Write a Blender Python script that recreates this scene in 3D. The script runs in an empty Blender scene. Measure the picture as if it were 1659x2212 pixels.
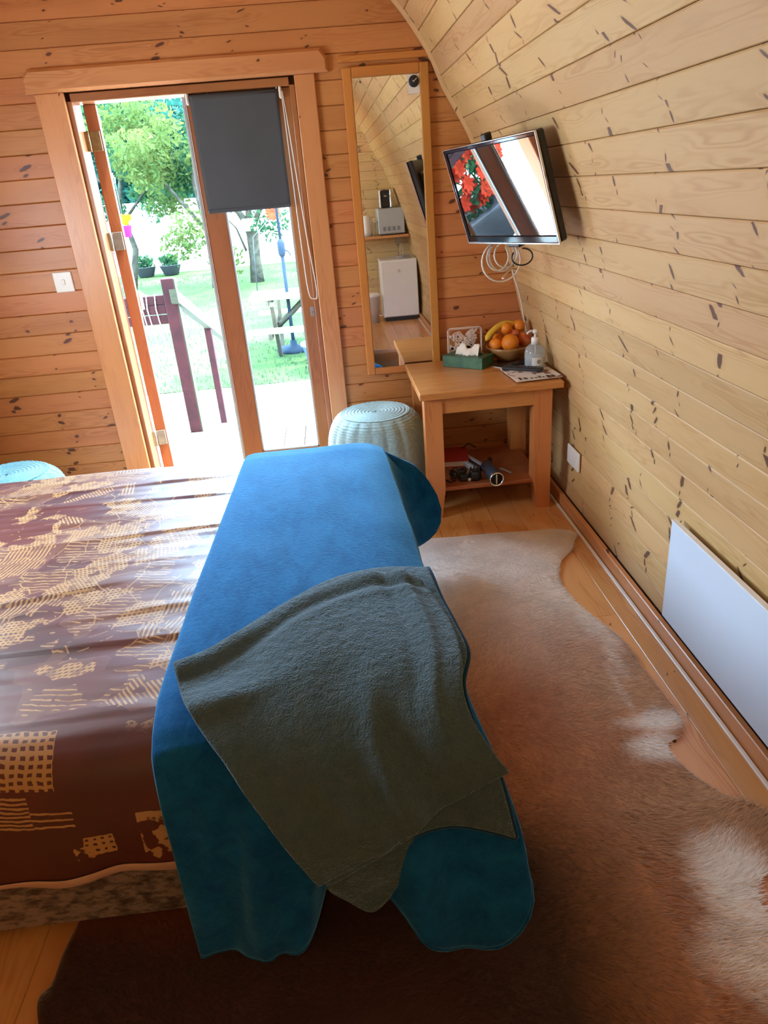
import bpy, bmesh, math, random
import numpy as np
from mathutils import Vector, Matrix
random.seed(7); RNG = np.random.default_rng(7)
SC = bpy.context.scene
COL = SC.collection
PI = math.pi

# ------------------------------------------------------------------ camera
cam_d = bpy.data.cameras.new('camera'); cam = bpy.data.objects.new('camera', cam_d); COL.objects.link(cam)
YAW, PITCH, ROLL, CAM_H = 0.0452592154035018, 0.43742730294833265, -0.08367404807336787, 1.55
_f = Vector((math.sin(YAW)*math.cos(PITCH), math.cos(YAW)*math.cos(PITCH), -math.sin(PITCH)))
_r = Vector((math.cos(YAW), -math.sin(YAW), 0)); _u = _r.cross(_f)
_r2 = _r*math.cos(ROLL) + _u*math.sin(ROLL); _u2 = _u*math.cos(ROLL) - _r*math.sin(ROLL)
cam.matrix_world = Matrix(((_r2.x,_u2.x,-_f.x,0),(_r2.y,_u2.y,-_f.y,0),(_r2.z,_u2.z,-_f.z,CAM_H),(0,0,0,1)))
cam_d.sensor_fit = 'HORIZONTAL'; cam_d.sensor_width = 36; cam_d.lens = 1515*36/1659
cam_d.clip_start = 0.02; cam_d.clip_end = 200
SC.camera = cam

# ------------------------------------------------------------------ sky, sun, exposure
w = bpy.data.worlds.new('sky'); SC.world = w; w.use_nodes = True
bg = w.node_tree.nodes['Background']
bg.inputs['Color'].default_value = (0.46, 0.72, 1.0, 1); bg.inputs['Strength'].default_value = 28.0
def light(name, kind, loc, direction, energy, color=(1,1,1), size=None, size_y=None, portal=False):
    d = bpy.data.lights.new(name, kind); d.energy = energy; d.color = color
    if kind == 'SUN': d.angle = 0.009
    if size:
        d.shape = 'RECTANGLE'; d.size = size; d.size_y = size_y or size
    if portal: d.cycles.is_portal = True
    o = bpy.data.objects.new(name, d); COL.objects.link(o); o.location = loc
    o.rotation_euler = Vector(direction).to_track_quat('-Z', 'Y').to_euler()
    return o
light('sun', 'SUN', (10, 8, 20), (-0.85, -0.12, -1.35), 12.0, (1.0, 0.95, 0.86))
light('door_daylight', 'AREA', (-0.595, 3.93, 1.02), (0, -1, 0), 1, size=1.06, size_y=1.96, portal=True)
# fill at added windows without openings and the warm ceiling lamp at the back
light('side_fill', 'AREA', (-1.90, 2.15, 1.43), (1, -0.02, -0.12), 36, (0.72, 0.86, 1.0), 0.95, 0.75)
light('back_fill', 'AREA', (-1.90, -0.75, 1.43), (1, -0.80, 0.1), 15, (0.82, 0.97, 0.92), 0.6, 0.7).data.spread = 1.7  # added fill for the back wall, spread narrowed to spare the foreground
light('lamp_glow', 'POINT', (-0.25, -0.6, 2.1), (0, 0, -1), 4, (1.0, 0.62, 0.28)).data.shadow_soft_size = 0.07
SC.view_settings.view_transform = 'Standard'; SC.view_settings.look = 'None'
SC.view_settings.gamma = 1; SC.view_settings.use_curve_mapping = False
SC.view_settings.exposure = 0.98
SC.cycles.use_denoising = True
SC.cycles.max_bounces = 10; SC.cycles.diffuse_bounces = 6; SC.cycles.glossy_bounces = 4
SC.cycles.transmission_bounces = 6; SC.cycles.transparent_max_bounces = 12
SC.cycles.sample_clamp_indirect = 6; SC.cycles.caustics_reflective = False; SC.cycles.caustics_refractive = False

# ------------------------------------------------------------------ object helpers
def props(o, label=None, cat=None, group=None, kind=None):
    if label: o['label'] = label
    if cat: o['category'] = cat
    if group: o['group'] = group
    if kind: o['kind'] = kind
    return o
def link(name, me, parent=None, mat=None):
    o = bpy.data.objects.new(name, me); COL.objects.link(o)
    if parent: o.parent = parent
    if mat and me is not None and not me.materials: me.materials.append(mat)
    return o
def thing(name, label, cat, loc=(0,0,0), rz=0, group=None):
    o = bpy.data.objects.new(name, None); COL.objects.link(o); o.empty_display_size = .05
    o.location = loc; o.rotation_euler = (0, 0, rz)
    return props(o, label, cat, group)
def copy_tree(o, parent=None):
    c = o.copy(); COL.objects.link(c); c.parent = parent
    for ch in list(o.children): copy_tree(ch, c)
    return c

class MB:
    """collects geometry with uvs and builds one mesh"""
    def __init__(s): s.v = []; s.f = []; s.uv = []; s.sm = []
    def quad(s, idx, uv, smooth=False):
        s.f.append(idx); s.uv.append(uv); s.sm.append(smooth)
    def box(s, c, d, rot=None, bev=0.0, taper=None):
        """box centre c, full size d; uv runs along the longest side (grain)"""
        x, y, z = d[0]/2, d[1]/2, d[2]/2
        L = max(range(3), key=lambda i: d[i])
        b = min(bev, x*.9, y*.9, z*.9)
        me = bmesh.new(); bmesh.ops.create_cube(me, size=1)
        for v in me.verts:
            v.co = Vector((v.co.x*d[0], v.co.y*d[1], v.co.z*d[2]))
            if taper and v.co.z < 0: v.co.x = v.co.x*taper; v.co.y = v.co.y*taper
        if b > 0: bmesh.ops.bevel(me, geom=list(me.edges), offset=b, segments=1, affect='EDGES')
        me.faces.ensure_lookup_table(); me.normal_update()
        base = len(s.v); o = random.random()*3
        for v in me.verts:
            p = v.co.copy()
            if rot: p = rot @ p
            s.v.append((p.x+c[0], p.y+c[1], p.z+c[2]))
        me.verts.index_update()
        for f in me.faces:
            n = max(range(3), key=lambda i: abs(f.normal[i]))
            ax = [i for i in range(3) if i != n]
            ua = L if L in ax else ax[0]
            va = [i for i in ax if i != ua][0]
            s.quad([base+v.index for v in f.verts], [(v.co[ua]+o*1.7, v.co[va]+o+n*.31) for v in f.verts])
        me.free(); return s
    def tube(s, pts, r, n=10, caps=True, closed=False):
        pts = [Vector(p) for p in pts]; N = len(pts)
        rr = r if isinstance(r, (list, tuple)) else [r]*N
        base = len(s.v); up = Vector((0,0,1)); prev = None; acc = 0
        for i, p in enumerate(pts):
            if closed: t = (pts[(i+1) % N]-pts[i-1]).normalized()
            else: t = (pts[min(i+1,N-1)]-pts[max(i-1,0)]).normalized()
            if prev is None:
                a = t.cross(up) if abs(t.z) < .9 else t.cross(Vector((1,0,0)))
            else: a = prev - t*prev.dot(t)
            a.normalize(); prev = a; b = t.cross(a)
            if i: acc += (pts[i]-pts[i-1]).length
            for k in range(n):
                q = p + (a*math.cos(2*PI*k/n) + b*math.sin(2*PI*k/n))*rr[i]
                s.v.append(tuple(q))
        M_ = N if closed else N-1
        for i in range(M_):
            for k in range(n):
                i2 = (i+1) % N
                s.quad([base+i*n+k, base+i*n+(k+1) % n, base+i2*n+(k+1) % n, base+i2*n+k],
                       [(i*.05,k*.01),(i*.05,k*.01+.01),(i*.05+.05,k*.01+.01),(i*.05+.05,k*.01)], True)
        if caps and not closed:
            s.quad([base+k for k in range(n)][::-1], [(0,0)]*n)
            s.quad([base+(N-1)*n+k for k in range(n)], [(0,0)]*n)
        return s
    def lathe(s, prof, c=(0,0,0), n=32, rot=None, fn=None):
        base = len(s.v)
        for i, (r, z) in enumerate(prof):
            for k in range(n):
                a = 2*PI*k/n; rr = r; zz = z
                if fn: rr, zz = fn(r, z, a)
                p = Vector((rr*math.cos(a), rr*math.sin(a), zz))
                if rot: p = rot @ p
                s.v.append((p.x+c[0], p.y+c[1], p.z+c[2]))
        for i in range(len(prof)-1):
            for k in range(n):
                s.quad([base+i*n+k, base+i*n+(k+1) % n, base+(i+1)*n+(k+1) % n, base+(i+1)*n+k],
                       [(k/n, i/len(prof)), ((k+1)/n, i/len(prof)), ((k+1)/n, (i+1)/len(prof)), (k/n, (i+1)/len(prof))], True)
        return s
    def grid(s, P, U=None, smooth=True, flip=False):
        """P: array rows x cols x 3"""
        P = np.asarray(P, float); R, C_ = P.shape[:2]; base = len(s.v)
        s.v += [tuple(p) for p in P.reshape(-1, 3)]
        if U is None:
            U = np.zeros((R, C_, 2)); U[..., 0] = np.arange(C_)[None]/max(C_-1, 1); U[..., 1] = np.arange(R)[:, None]/max(R-1, 1)
        for i in range(R-1):
            for j in range(C_-1):
                q = [(i,j),(i,j+1),(i+1,j+1),(i+1,j)]
                if flip: q = q[::-1]
                s.quad([base+a*C_+b for a, b in q], [tuple(U[a, b]) for a, b in q], smooth)
        return s
    def prism(s, poly, z0, z1, rot=None, c=(0,0,0)):
        """polygon (x,y) extruded in z"""
        base = len(s.v); n = len(poly)
        for z in (z0, z1):
            for x, y in poly:
                p = Vector((x, y, z)); p = rot @ p if rot else p
                s.v.append((p.x+c[0], p.y+c[1], p.z+c[2]))
        s.quad([base+n+i for i in range(n)], [poly[i] for i in range(n)])
        s.quad([base+i for i in range(n)][::-1], [poly[i] for i in range(n)][::-1])
        for i in range(n):
            j = (i+1) % n
            s.quad([base+i, base+j, base+n+j, base+n+i], [poly[i], poly[j], poly[j], poly[i]])
        return s
    def mesh(s, name):
        me = bpy.data.meshes.new(name); me.from_pydata(s.v, [], s.f)
        uvl = me.uv_layers.new(name='UVMap')
        flat = [c for u in s.uv for c in u]
        uvl.data.foreach_set('uv', np.array(flat, np.float32).ravel())
        me.polygons.foreach_set('use_smooth', np.array(s.sm, bool)); me.validate(); me.update(); return me
    def build(s, name, mat, parent=None):
        return link(name, s.mesh(name), parent, mat)

def spline(P, n):
    P = np.asarray(P, float); Q = np.concatenate([[2*P[0]-P[1]], P, [2*P[-1]-P[-2]]]); out = []
    ts = np.linspace(0, len(P)-1, n)
    for t in ts:
        i = min(int(t), len(P)-2); u = t-i; a, b, c, d = Q[i:i+4]
        out.append(.5*((2*b)+(c-a)*u+(2*a-5*b+4*c-d)*u*u+(3*b-a-3*c+d)*u**3))
    return np.array(out)
def surf(net, m, n):
    net = np.asarray(net, float)
    rows = np.array([spline(r, n) for r in net])
    return np.stack([spline(rows[:, j], m) for j in range(n)], axis=1)

# smooth value noise for numpy shapes
_NT = RNG.random((64, 64))
def vnoise(x, y):
    x = np.asarray(x, float); y = np.asarray(y, float)
    xi = np.floor(x).astype(int); yi = np.floor(y).astype(int); fx = x-xi; fy = y-yi
    fx = fx*fx*(3-2*fx); fy = fy*fy*(3-2*fy)
    g = lambda a, b: _NT[a % 64, b % 64]
    return (g(xi,yi)*(1-fx)*(1-fy)+g(xi+1,yi)*fx*(1-fy)+g(xi,yi+1)*(1-fx)*fy+g(xi+1,yi+1)*fx*fy)*2-1

# ------------------------------------------------------------------ materials
class NT:
    def __init__(s, m): s.t = m.node_tree; s.n = s.t.nodes; s.l = s.t.links
    def add(s, kind, **kw):
        nd = s.n.new(kind)
        for k, v in kw.items():
            if k.startswith('_'): nd.inputs[k[1:].replace('_', ' ')].default_value = v
            else: setattr(nd, k, v)
        return nd
    def math(s, op, a, b=None, c=None, clamp=False):
        nd = s.n.new('ShaderNodeMath'); nd.operation = op; nd.use_clamp = clamp
        for i, x in enumerate((a, b, c)):
            if x is None: continue
            if isinstance(x, (int, float)): nd.inputs[i].default_value = x
            else: s.l.new(x, nd.inputs[i])
        return nd.outputs[0]
    def mix(s, fac, a, b, blend='MIX'):
        nd = s.n.new('ShaderNodeMix'); nd.data_type = 'RGBA'; nd.blend_type = blend
        for i, x in ((0, fac), (6, a), (7, b)):
            if isinstance(x, (int, float)): nd.inputs[i].default_value = x
            elif isinstance(x, tuple): nd.inputs[i].default_value = (*x[:3], 1)
            else: s.l.new(x, nd.inputs[i])
        return nd.outputs[2]
    def link(s, a, b): s.l.new(a, b)
    def ramp(s, fac, stops):
        nd = s.n.new('ShaderNodeValToRGB'); s.l.new(fac, nd.inputs[0]); e = nd.color_ramp.elements
        while len(e) < len(stops): e.new(.5)
        for i, (p, c) in enumerate(stops):
            e[i].position = p; e[i].color = (*c, 1) if len(c) == 3 else c
        return nd.outputs[0]
    def smooth(s, x, a, b):
        nd = s.n.new('ShaderNodeMapRange'); nd.interpolation_type = 'SMOOTHSTEP'
        s.l.new(x, nd.inputs[0]); nd.inputs[1].default_value = a; nd.inputs[2].default_value = b
        return nd.outputs[0]
    def bump(s, h, strength, dist, bsdf):
        nd = s.n.new('ShaderNodeBump'); nd.inputs['Strength'].default_value = strength; nd.inputs['Distance'].default_value = dist
        s.l.new(h, nd.inputs['Height']); s.l.new(nd.outputs[0], bsdf.inputs['Normal'])
def mat(name, color=(.5,.5,.5), rough=.5, metal=0, **kw):
    m = bpy.data.materials.new(name); m.use_nodes = True
    b = m.node_tree.nodes['Principled BSDF']
    b.inputs['Base Color'].default_value = (*color, 1); b.inputs['Roughness'].default_value = rough
    b.inputs['Metallic'].default_value = metal
    for k, v in kw.items():
        b.inputs[k.replace('_', ' ')].default_value = (*v, 1) if isinstance(v, tuple) and len(v) == 3 else v
    return m
def noisy(name, color, color2, scale, rough=.6, bump=0.0, dist=.002, bscale=None, metal=0, **kw):
    """plain surface with fine procedural variation of colour and relief"""
    m = mat(name, color, rough, metal, **kw); t = NT(m); b = t.n['Principled BSDF']
    tc = t.add('ShaderNodeTexCoord'); nz = t.add('ShaderNodeTexNoise', _Scale=scale, _Detail=4.0)
    t.link(tc.outputs['Object'], nz.inputs['Vector'])
    t.link(t.mix(t.smooth(nz.outputs[0], .3, .7), color, color2), b.inputs['Base Color'])
    if bump:
        n2 = t.add('ShaderNodeTexNoise', _Scale=bscale or scale*4, _Detail=3.0)
        t.link(tc.outputs['Object'], n2.inputs['Vector']); t.bump(n2.outputs[0], bump, dist, b)
    return m
def pine(name, light_c, dark_c, knot_c, whorl=2.3, rate=.62, kv=26., rough=.42, size=1.0, coat=.15, tint=.16, ku=1.0, kw=1.25):
    """board timber: uv.x in metres along the grain, uv.y across; every object gets its own piece of tree"""
    m = mat(name, light_c, rough); t = NT(m); b = t.n['Principled BSDF']
    uv = t.add('ShaderNodeUVMap'); oi = t.add('ShaderNodeObjectInfo')
    sp = t.add('ShaderNodeSeparateXYZ'); t.link(uv.outputs[0], sp.inputs[0])
    r = oi.outputs['Random']
    u = t.math('ADD', sp.outputs[0], t.math('MULTIPLY', r, 37.3)); v = t.math('ADD', sp.outputs[1], t.math('MULTIPLY', r, 11.7))
    # whorls of knots along the board
    w1 = t.add('ShaderNodeTexVoronoi', voronoi_dimensions='1D', _Randomness=.8); w1.inputs['Scale'].default_value = 1
    t.link(t.math('MULTIPLY', u, whorl), w1.inputs['W'])
    cr = t.add('ShaderNodeSeparateColor'); t.link(w1.outputs['Color'], cr.inputs[0])
    du0 = t.math('DIVIDE', t.math('SUBTRACT', t.math('MULTIPLY', u, whorl), w1.outputs['W']), whorl)
    w2 = t.add('ShaderNodeTexVoronoi', voronoi_dimensions='1D', _Randomness=.9); w2.inputs['Scale'].default_value = 1
    vk = t.math('ADD', t.math('MULTIPLY', v, kv), t.math('MULTIPLY', cr.outputs[0], 91.0))
    t.link(vk, w2.inputs['W'])
    cv = t.add('ShaderNodeSeparateColor'); t.link(w2.outputs['Color'], cv.inputs[0])
    dv = t.math('DIVIDE', t.math('SUBTRACT', vk, w2.outputs['W']), kv)
    # each knot sits a little off the whorl line and is slanted
    du = t.math('ADD', t.math('ADD', du0, t.math('MULTIPLY', t.math('SUBTRACT', cv.outputs[0], .5), .035)), t.math('MULTIPLY', dv, t.math('MULTIPLY', t.math('SUBTRACT', cv.outputs[2], .5), 3.0)))
    rad = t.math('MULTIPLY', t.math('ADD', t.math('MULTIPLY', t.math('POWER', cv.outputs[1], 2.2), .0125), .0032), size)
    on = t.math('LESS_THAN', cv.outputs[2], rate)
    d = t.math('DIVIDE', t.math('SQRT', t.math('ADD', t.math('POWER', t.math('MULTIPLY', du, ku), 2.0), t.math('POWER', t.math('MULTIPLY', dv, kw), 2.0))), rad)
    nz = t.add('ShaderNodeTexNoise', noise_dimensions='2D', _Scale=1.0, _Detail=3.0)
    cb = t.add('ShaderNodeCombineXYZ'); t.link(t.math('MULTIPLY', u, 60), cb.inputs[0]); t.link(t.math('MULTIPLY', v, 60), cb.inputs[1]); t.link(cb.outputs[0], nz.inputs[0])
    d = t.math('ADD', d, t.math('MULTIPLY', t.math('SUBTRACT', nz.outputs[0], .5), .7))
    knot = t.math('MULTIPLY', t.math('SUBTRACT', 1, t.smooth(d, .75, 1.15)), on)
    halo = t.math('MULTIPLY', t.math('SUBTRACT', 1, t.smooth(d, .8, 3.2)), on)
    # grain: growth rings bend round the knots
    warp = t.add('ShaderNodeTexNoise', noise_dimensions='2D', _Scale=1.0, _Detail=2.0)
    c2 = t.add('ShaderNodeCombineXYZ'); t.link(t.math('MULTIPLY', u, 1.6), c2.inputs[0]); t.link(t.math('MULTIPLY', v, 14), c2.inputs[1]); t.link(c2.outputs[0], warp.inputs[0])
    ph = t.math('ADD', t.math('MULTIPLY', v, 95), t.math('MULTIPLY', warp.outputs[0], 30))
    ph = t.math('ADD', ph, t.math('MULTIPLY', halo, 3.5))
    ring = t.math('ABSOLUTE', t.math('SINE', ph)); ring = t.math('POWER', ring, 3.0)
    fib = t.add('ShaderNodeTexNoise', noise_dimensions='2D', _Scale=1.0, _Detail=3.0)
    c3 = t.add('ShaderNodeCombineXYZ'); t.link(t.math('MULTIPLY', u, 9), c3.inputs[0]); t.link(t.math('MULTIPLY', v, 420), c3.inputs[1]); t.link(c3.outputs[0], fib.inputs[0])
    g = t.math('MULTIPLY', ring, t.smooth(warp.outputs[0], .35, .75))
    g = t.math('ADD', t.math('MULTIPLY', g, .75), t.math('MULTIPLY', fib.outputs[0], .30), clamp=True)
    c = t.mix(g, light_c, dark_c)
    big = t.add('ShaderNodeTexNoise', noise_dimensions='2D', _Scale=1.0, _Detail=1.0)
    c4 = t.add('ShaderNodeCombineXYZ'); t.link(t.math('MULTIPLY', u, 1.1), c4.inputs[0]); t.link(t.math('MULTIPLY', v, 8), c4.inputs[1]); t.link(c4.outputs[0], big.inputs[0])
    c = t.mix(t.math('MULTIPLY', t.smooth(big.outputs[0], .45, .8), .45), c, dark_c)
    hs = t.add('ShaderNodeHueSaturation'); t.link(c, hs.inputs['Color'])
    t.link(t.math('ADD', t.math('MULTIPLY', t.math('SUBTRACT', r, .5), tint), 1.0), hs.inputs['Value'])
    t.link(t.math('ADD', t.math('MULTIPLY', t.math('FRACT', t.math('MULTIPLY', r, 13.7)), .014), .493), hs.inputs['Hue'])
    c = t.mix(t.math('MULTIPLY', halo, .35), hs.outputs[0], dark_c)
    c = t.mix(t.math('MULTIPLY', knot, .92), c, knot_c)
    t.link(c, b.inputs['Base Color'])
    t.bump(t.math('SUBTRACT', t.math('MULTIPLY', fib.outputs[0], .5), knot), .12, .002, b)
    b.inputs['Coat Weight'].default_value = coat; b.inputs['Coat Roughness'].default_value = .25
    return m
KN = (.075, .018, .008)
M = {}
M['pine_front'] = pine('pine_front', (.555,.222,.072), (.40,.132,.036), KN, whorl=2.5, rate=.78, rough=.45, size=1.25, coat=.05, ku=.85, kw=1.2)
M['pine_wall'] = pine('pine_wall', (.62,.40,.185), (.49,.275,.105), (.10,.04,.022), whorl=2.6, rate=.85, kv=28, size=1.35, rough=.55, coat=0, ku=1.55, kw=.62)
M['pine_floor'] = pine('pine_floor', (.72,.37,.135), (.55,.225,.06), KN, whorl=1.9, rate=.45, size=1.15, rough=.3, coat=.4)
M['pine_trim'] = pine('pine_trim', (.64,.30,.11), (.50,.20,.065), KN, whorl=1.3, rate=.32, size=1.3, rough=.38)
M['door_wood'] = pine('door_wood', (.38,.135,.045), (.27,.085,.028), KN, whorl=.6, rate=.1, rough=.35, coat=.3)
M['mirror_wood'] = pine('mirror_wood', (.56,.22,.045), (.44,.15,.028), KN, whorl=.5, rate=.06, rough=.35, coat=.3)
M['oak'] = pine('oak', (.60,.245,.07), (.42,.14,.034), (.2,.07,.02), whorl=.6, rate=.15, size=.5, rough=.38, coat=.2)
M['cherry'] = pine('cherry', (.45,.15,.05), (.30,.085,.028), KN, whorl=.8, rate=.1, rough=.35)
M['deck'] = pine('deck', (.48,.45,.40), (.34,.31,.27), (.2,.15,.12), whorl=1.0, rate=.2, rough=.8, coat=0)
M['red_paint'] = noisy('red_paint', (.035,.008,.008), (.022,.006,.006), 12, .8, .3, .003, Specular_IOR_Level=.12)
M['rail_wood'] = pine('rail_wood', (.04,.042,.024), (.028,.028,.016), KN, whorl=1, rate=.2, rough=.8, coat=0)
M['backing'] = noisy('backing', (.10,.045,.018), (.07,.03,.012), 5, .9)
M['white_plastic'] = noisy('white_plastic', (.80,.77,.74), (.78,.75,.72), 20, .35)
M['heater'] = noisy('heater', (.64,.75,.90), (.63,.74,.89), 4, .45)
M['black_plastic'] = noisy('black_plastic', (.012,.012,.013), (.02,.02,.021), 40, .35)
M['black_gloss'] = noisy('black_gloss', (.006,.006,.008), (.008,.008,.01), 10, .06)
M['chrome'] = noisy('chrome', (.82,.83,.85), (.75,.76,.78), 12, .16, metal=1)
M['steel'] = noisy('steel', (.52,.50,.47), (.42,.40,.38), 30, .38, metal=1)
M['brass'] = noisy('brass', (.42,.30,.16), (.30,.20,.10), 30, .45, metal=1)
M['silver_grey'] = noisy('silver_grey', (.42,.44,.46), (.40,.42,.44), 20, .4)
M['dark_grey'] = noisy('dark_grey', (.022,.023,.027), (.028,.029,.033), 20, .5)
def mirror_mat():
    m = mat('mirror_glass', (.90,.92,.92), .015, 1.0); return m
M['mirror'] = mirror_mat()
def glass_mat():
    m = bpy.data.materials.new('window_glass'); m.use_nodes = True; t = NT(m); t.n.clear()
    o = t.add('ShaderNodeOutputMaterial'); tr = t.add('ShaderNodeBsdfTransparent'); tr.inputs[0].default_value = (.93,.96,.96,1)
    gl = t.add('ShaderNodeBsdfGlossy'); gl.inputs['Roughness'].default_value = .02
    fr = t.add('ShaderNodeFresnel', _IOR=1.45); mx = t.add('ShaderNodeMixShader'); ge = t.add('ShaderNodeNewGeometry')
    t.link(t.math('MULTIPLY', fr.outputs[0], t.math('SUBTRACT', 1, ge.outputs['Backfacing'])), mx.inputs[0]); t.link(tr.outputs[0], mx.inputs[1]); t.link(gl.outputs[0], mx.inputs[2]); t.link(mx.outputs[0], o.inputs[0])
    return m
M['glass'] = glass_mat()
def clear_mat(name, tint, haze):
    m = glass_mat(); m.name = name; t = NT(m); o = t.n['Material Output']; mx0 = o.inputs[0].links[0].from_node
    df = t.add('ShaderNodeBsdfDiffuse'); df.inputs[0].default_value = (*tint, 1); mx = t.add('ShaderNodeMixShader'); mx.inputs[0].default_value = haze
    t.link(mx0.outputs[0], mx.inputs[1]); t.link(df.outputs[0], mx.inputs[2]); t.link(mx.outputs[0], o.inputs[0]); return m
M['clear_plastic'] = clear_mat('clear_plastic', (.85,.87,.90), .16)
M['gel'] = clear_mat('gel', (.82,.84,.88), .30)

# ------------------------------------------------------------------ the pod shell
YF, YB = 3.80, -1.75          # inner faces of the front and the back wall
XC = -0.55                    # centre line of the arch
PROF = [(1.07,0),(1.085,.15),(1.09,.3),(1.085,.45),(1.06,.65),(1.024,.81),(.957,1.087),(.87,1.4),(.754,1.707),(.626,1.934),(.544,2.106),(.409,2.291),(.2,2.50),(-.05,2.68),(-.3,2.79),(-.55,2.83)]
PD = spline(PROF, 240); PS = np.r_[0, np.cumsum(np.hypot(*np.diff(PD, axis=0).T))]
def prof_at(s): return float(np.interp(s, PS, PD[:,0])), float(np.interp(s, PS, PD[:,1]))
def arch_x(z): return float(np.interp(z, PD[:,1], PD[:,0]))
def s_of_z(z): return float(np.interp(z, PD[:,1], PS))
def plank(name, L0, L1, U1, U0, n, mt, parent, t=.016, g=.0035, gap=.0007):
    """one board: lower edge L0-L1, upper edge U0-U1 on the surface, n = normal into the room"""
    L0, L1, U1, U0, n = map(Vector, (L0, L1, U1, U0, n)); n.normalize()
    vs = []; uv = []; ln = (L1-L0).length
    for e, (L, U) in enumerate(((L0, U0), (L1, U1))):
        a = (U-L); wd = a.length; a.normalize(); L = L+a*gap; U = U-a*gap
        g2 = min(g, wd*.3)
        vs += [L-n*t, L-n*g, L+a*g2, U-a*g2, U-n*g, U-n*t]
        uv.append([(e*ln, q) for q in (-.02, -.005, g2, wd-g2, wd+.005, wd+.02)])
    b = MB(); b.v = [tuple(v) for v in vs]
    for k in range(5):
        b.quad([k, k+1, 7+k, 6+k], [uv[0][k], uv[0][k+1], uv[1][k+1], uv[1][k]])
    b.quad([5, 0, 6, 11], [uv[0][5], uv[0][0], uv[1][0], uv[1][5]])
    b.quad([0,5,4,3,2,1], [uv[0][i] for i in (0,5,4,3,2,1)]); b.quad([6,7,8,9,10,11], [uv[1][i] for i in range(6)])
    me = b.mesh(name)
    bm = bmesh.new(); bm.from_mesh(me); bmesh.ops.recalc_face_normals(bm, faces=bm.faces); bm.to_mesh(me); bm.free()
    return link(name, me, parent, mt)

# floor
b = MB(); b.box((XC, (YF+YB)/2, -.035), (3.4, YF-YB+.3, .03))
floor = props(b.build('floor', M['backing']), kind='structure')
fx = -2.20
while fx < 1.07:
    x1 = min(fx+.137, 1.078); off = RNG.random()*2.0
    cuts = [YB] + sorted([YB + 1.2+off, YB+3.4+off*.9]) + [YF]
    for a, c in zip(cuts[:-1], cuts[1:]):
        if c-a > .05: plank('plank', (fx,a+.0008,0), (fx,c-.0008,0), (x1,c-.0008,0), (x1,a+.0008,0), (0,0,1), M['pine_floor'], floor, t=.018, g=.002, gap=.0004)
    fx = x1

# front wall: backing with the doorway left open, boards on it
DX0, DX1, DZ = -1.12, -.08, 2.03
rows = [(.87+.1027*k, .87+.1027*(k+1)) for k in range(-9, 20)]
rows = [(max(a, 0), min(c, 2.822)) for a, c in rows if c > .01 and a < 2.81]
b = MB()
for a, c in rows:
    xr = arch_x((a+c)/2)+.03; xl = 2*XC-xr
    for s0, s1 in (((xl, DX0-.0), (DX1+.0, xr)) if c <= DZ+.02 else ((xl, xr),)):
        b.box(((s0+s1)/2, YF+.08, (a+c)/2), (s1-s0, .115, c-a))
wall_front = props(b.build('wall_front', M['backing']), kind='structure')
for a, c in rows:
    r0, r1 = arch_x(a), arch_x(c); l0, l1 = 2*XC-r0, 2*XC-r1
    n = (0,-1,0)
    if a < DZ-.02:
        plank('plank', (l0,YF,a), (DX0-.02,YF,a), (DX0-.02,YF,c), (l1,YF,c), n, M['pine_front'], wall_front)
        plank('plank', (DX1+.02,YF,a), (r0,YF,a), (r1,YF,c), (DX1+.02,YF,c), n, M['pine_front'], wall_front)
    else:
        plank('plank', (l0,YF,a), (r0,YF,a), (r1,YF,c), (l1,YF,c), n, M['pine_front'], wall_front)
# back wall
b = MB()
for a, c in rows:
    xr = arch_x((a+c)/2)+.14; b.box((XC, YB-.05, (a+c)/2), (2*(xr-XC), .06, c-a+.004))
wall_back = props(b.build('wall_back', M['backing']), kind='structure')
for a, c in rows:
    r0, r1 = arch_x(a), arch_x(c)
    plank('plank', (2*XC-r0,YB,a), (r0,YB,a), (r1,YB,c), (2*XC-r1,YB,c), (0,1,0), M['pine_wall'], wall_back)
# curved sides and ceiling
def shell(name, s0, s1, side):
    b = MB(); N = 14
    ss = np.linspace(s0, s1, N); P = []
    for s in ss:
        x, z = prof_at(s); x2, z2 = prof_at(min(s+.01, PS[-1])); x1, z1 = prof_at(max(s-.01, 0))
        tx, tz = x2-x1, z2-z1; l = math.hypot(tx, tz); ox, oz = tz/l, -tx/l
        for o in (.018, .07):
            P.append((side*(x+ox*o-XC)+XC, z+oz*o))
    P = np.array(P).reshape(N, 2, 2)
    for o in (0, 1):
        G = np.array([[(P[i,o,0], y, P[i,o,1]) for y in (YB-.1, YF+.13)] for i in range(N)]); b.grid(G, smooth=False)
    return props(b.build(name, M['backing']), kind='structure')
S_CEIL = 1.451+.1027*9
def side_boards(parent, k0, k1, side):
    for k in range(k0, k1):
        a, c = 1.451+.1027*k, 1.451+.1027*(k+1)
        a = max(a, .05); c = min(c, PS[-1])
        if c-a < .02: continue
        xa, za = prof_at(a); xb, zb = prof_at(c)
        nx, nz = -(zb-za), (xb-xa)
        if side < 0: xa, xb, nx = 2*XC-xa, 2*XC-xb, -nx
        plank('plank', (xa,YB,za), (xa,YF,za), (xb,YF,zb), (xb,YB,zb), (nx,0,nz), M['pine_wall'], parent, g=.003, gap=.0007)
wall_right = shell('wall_right', 0, S_CEIL, 1); side_boards(wall_right, -14, 9, 1)
wall_left = shell('wall_left', 0, S_CEIL, -1); side_boards(wall_left, -14, 9, -1)
ceiling = shell('ceiling', S_CEIL, PS[-1], 1)
c2 = shell('ceiling_shell', S_CEIL, PS[-1], -1); c2.parent = ceiling; del c2['kind']
side_boards(ceiling, 9, 21, 1); side_boards(ceiling, 9, 21, -1)

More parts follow.
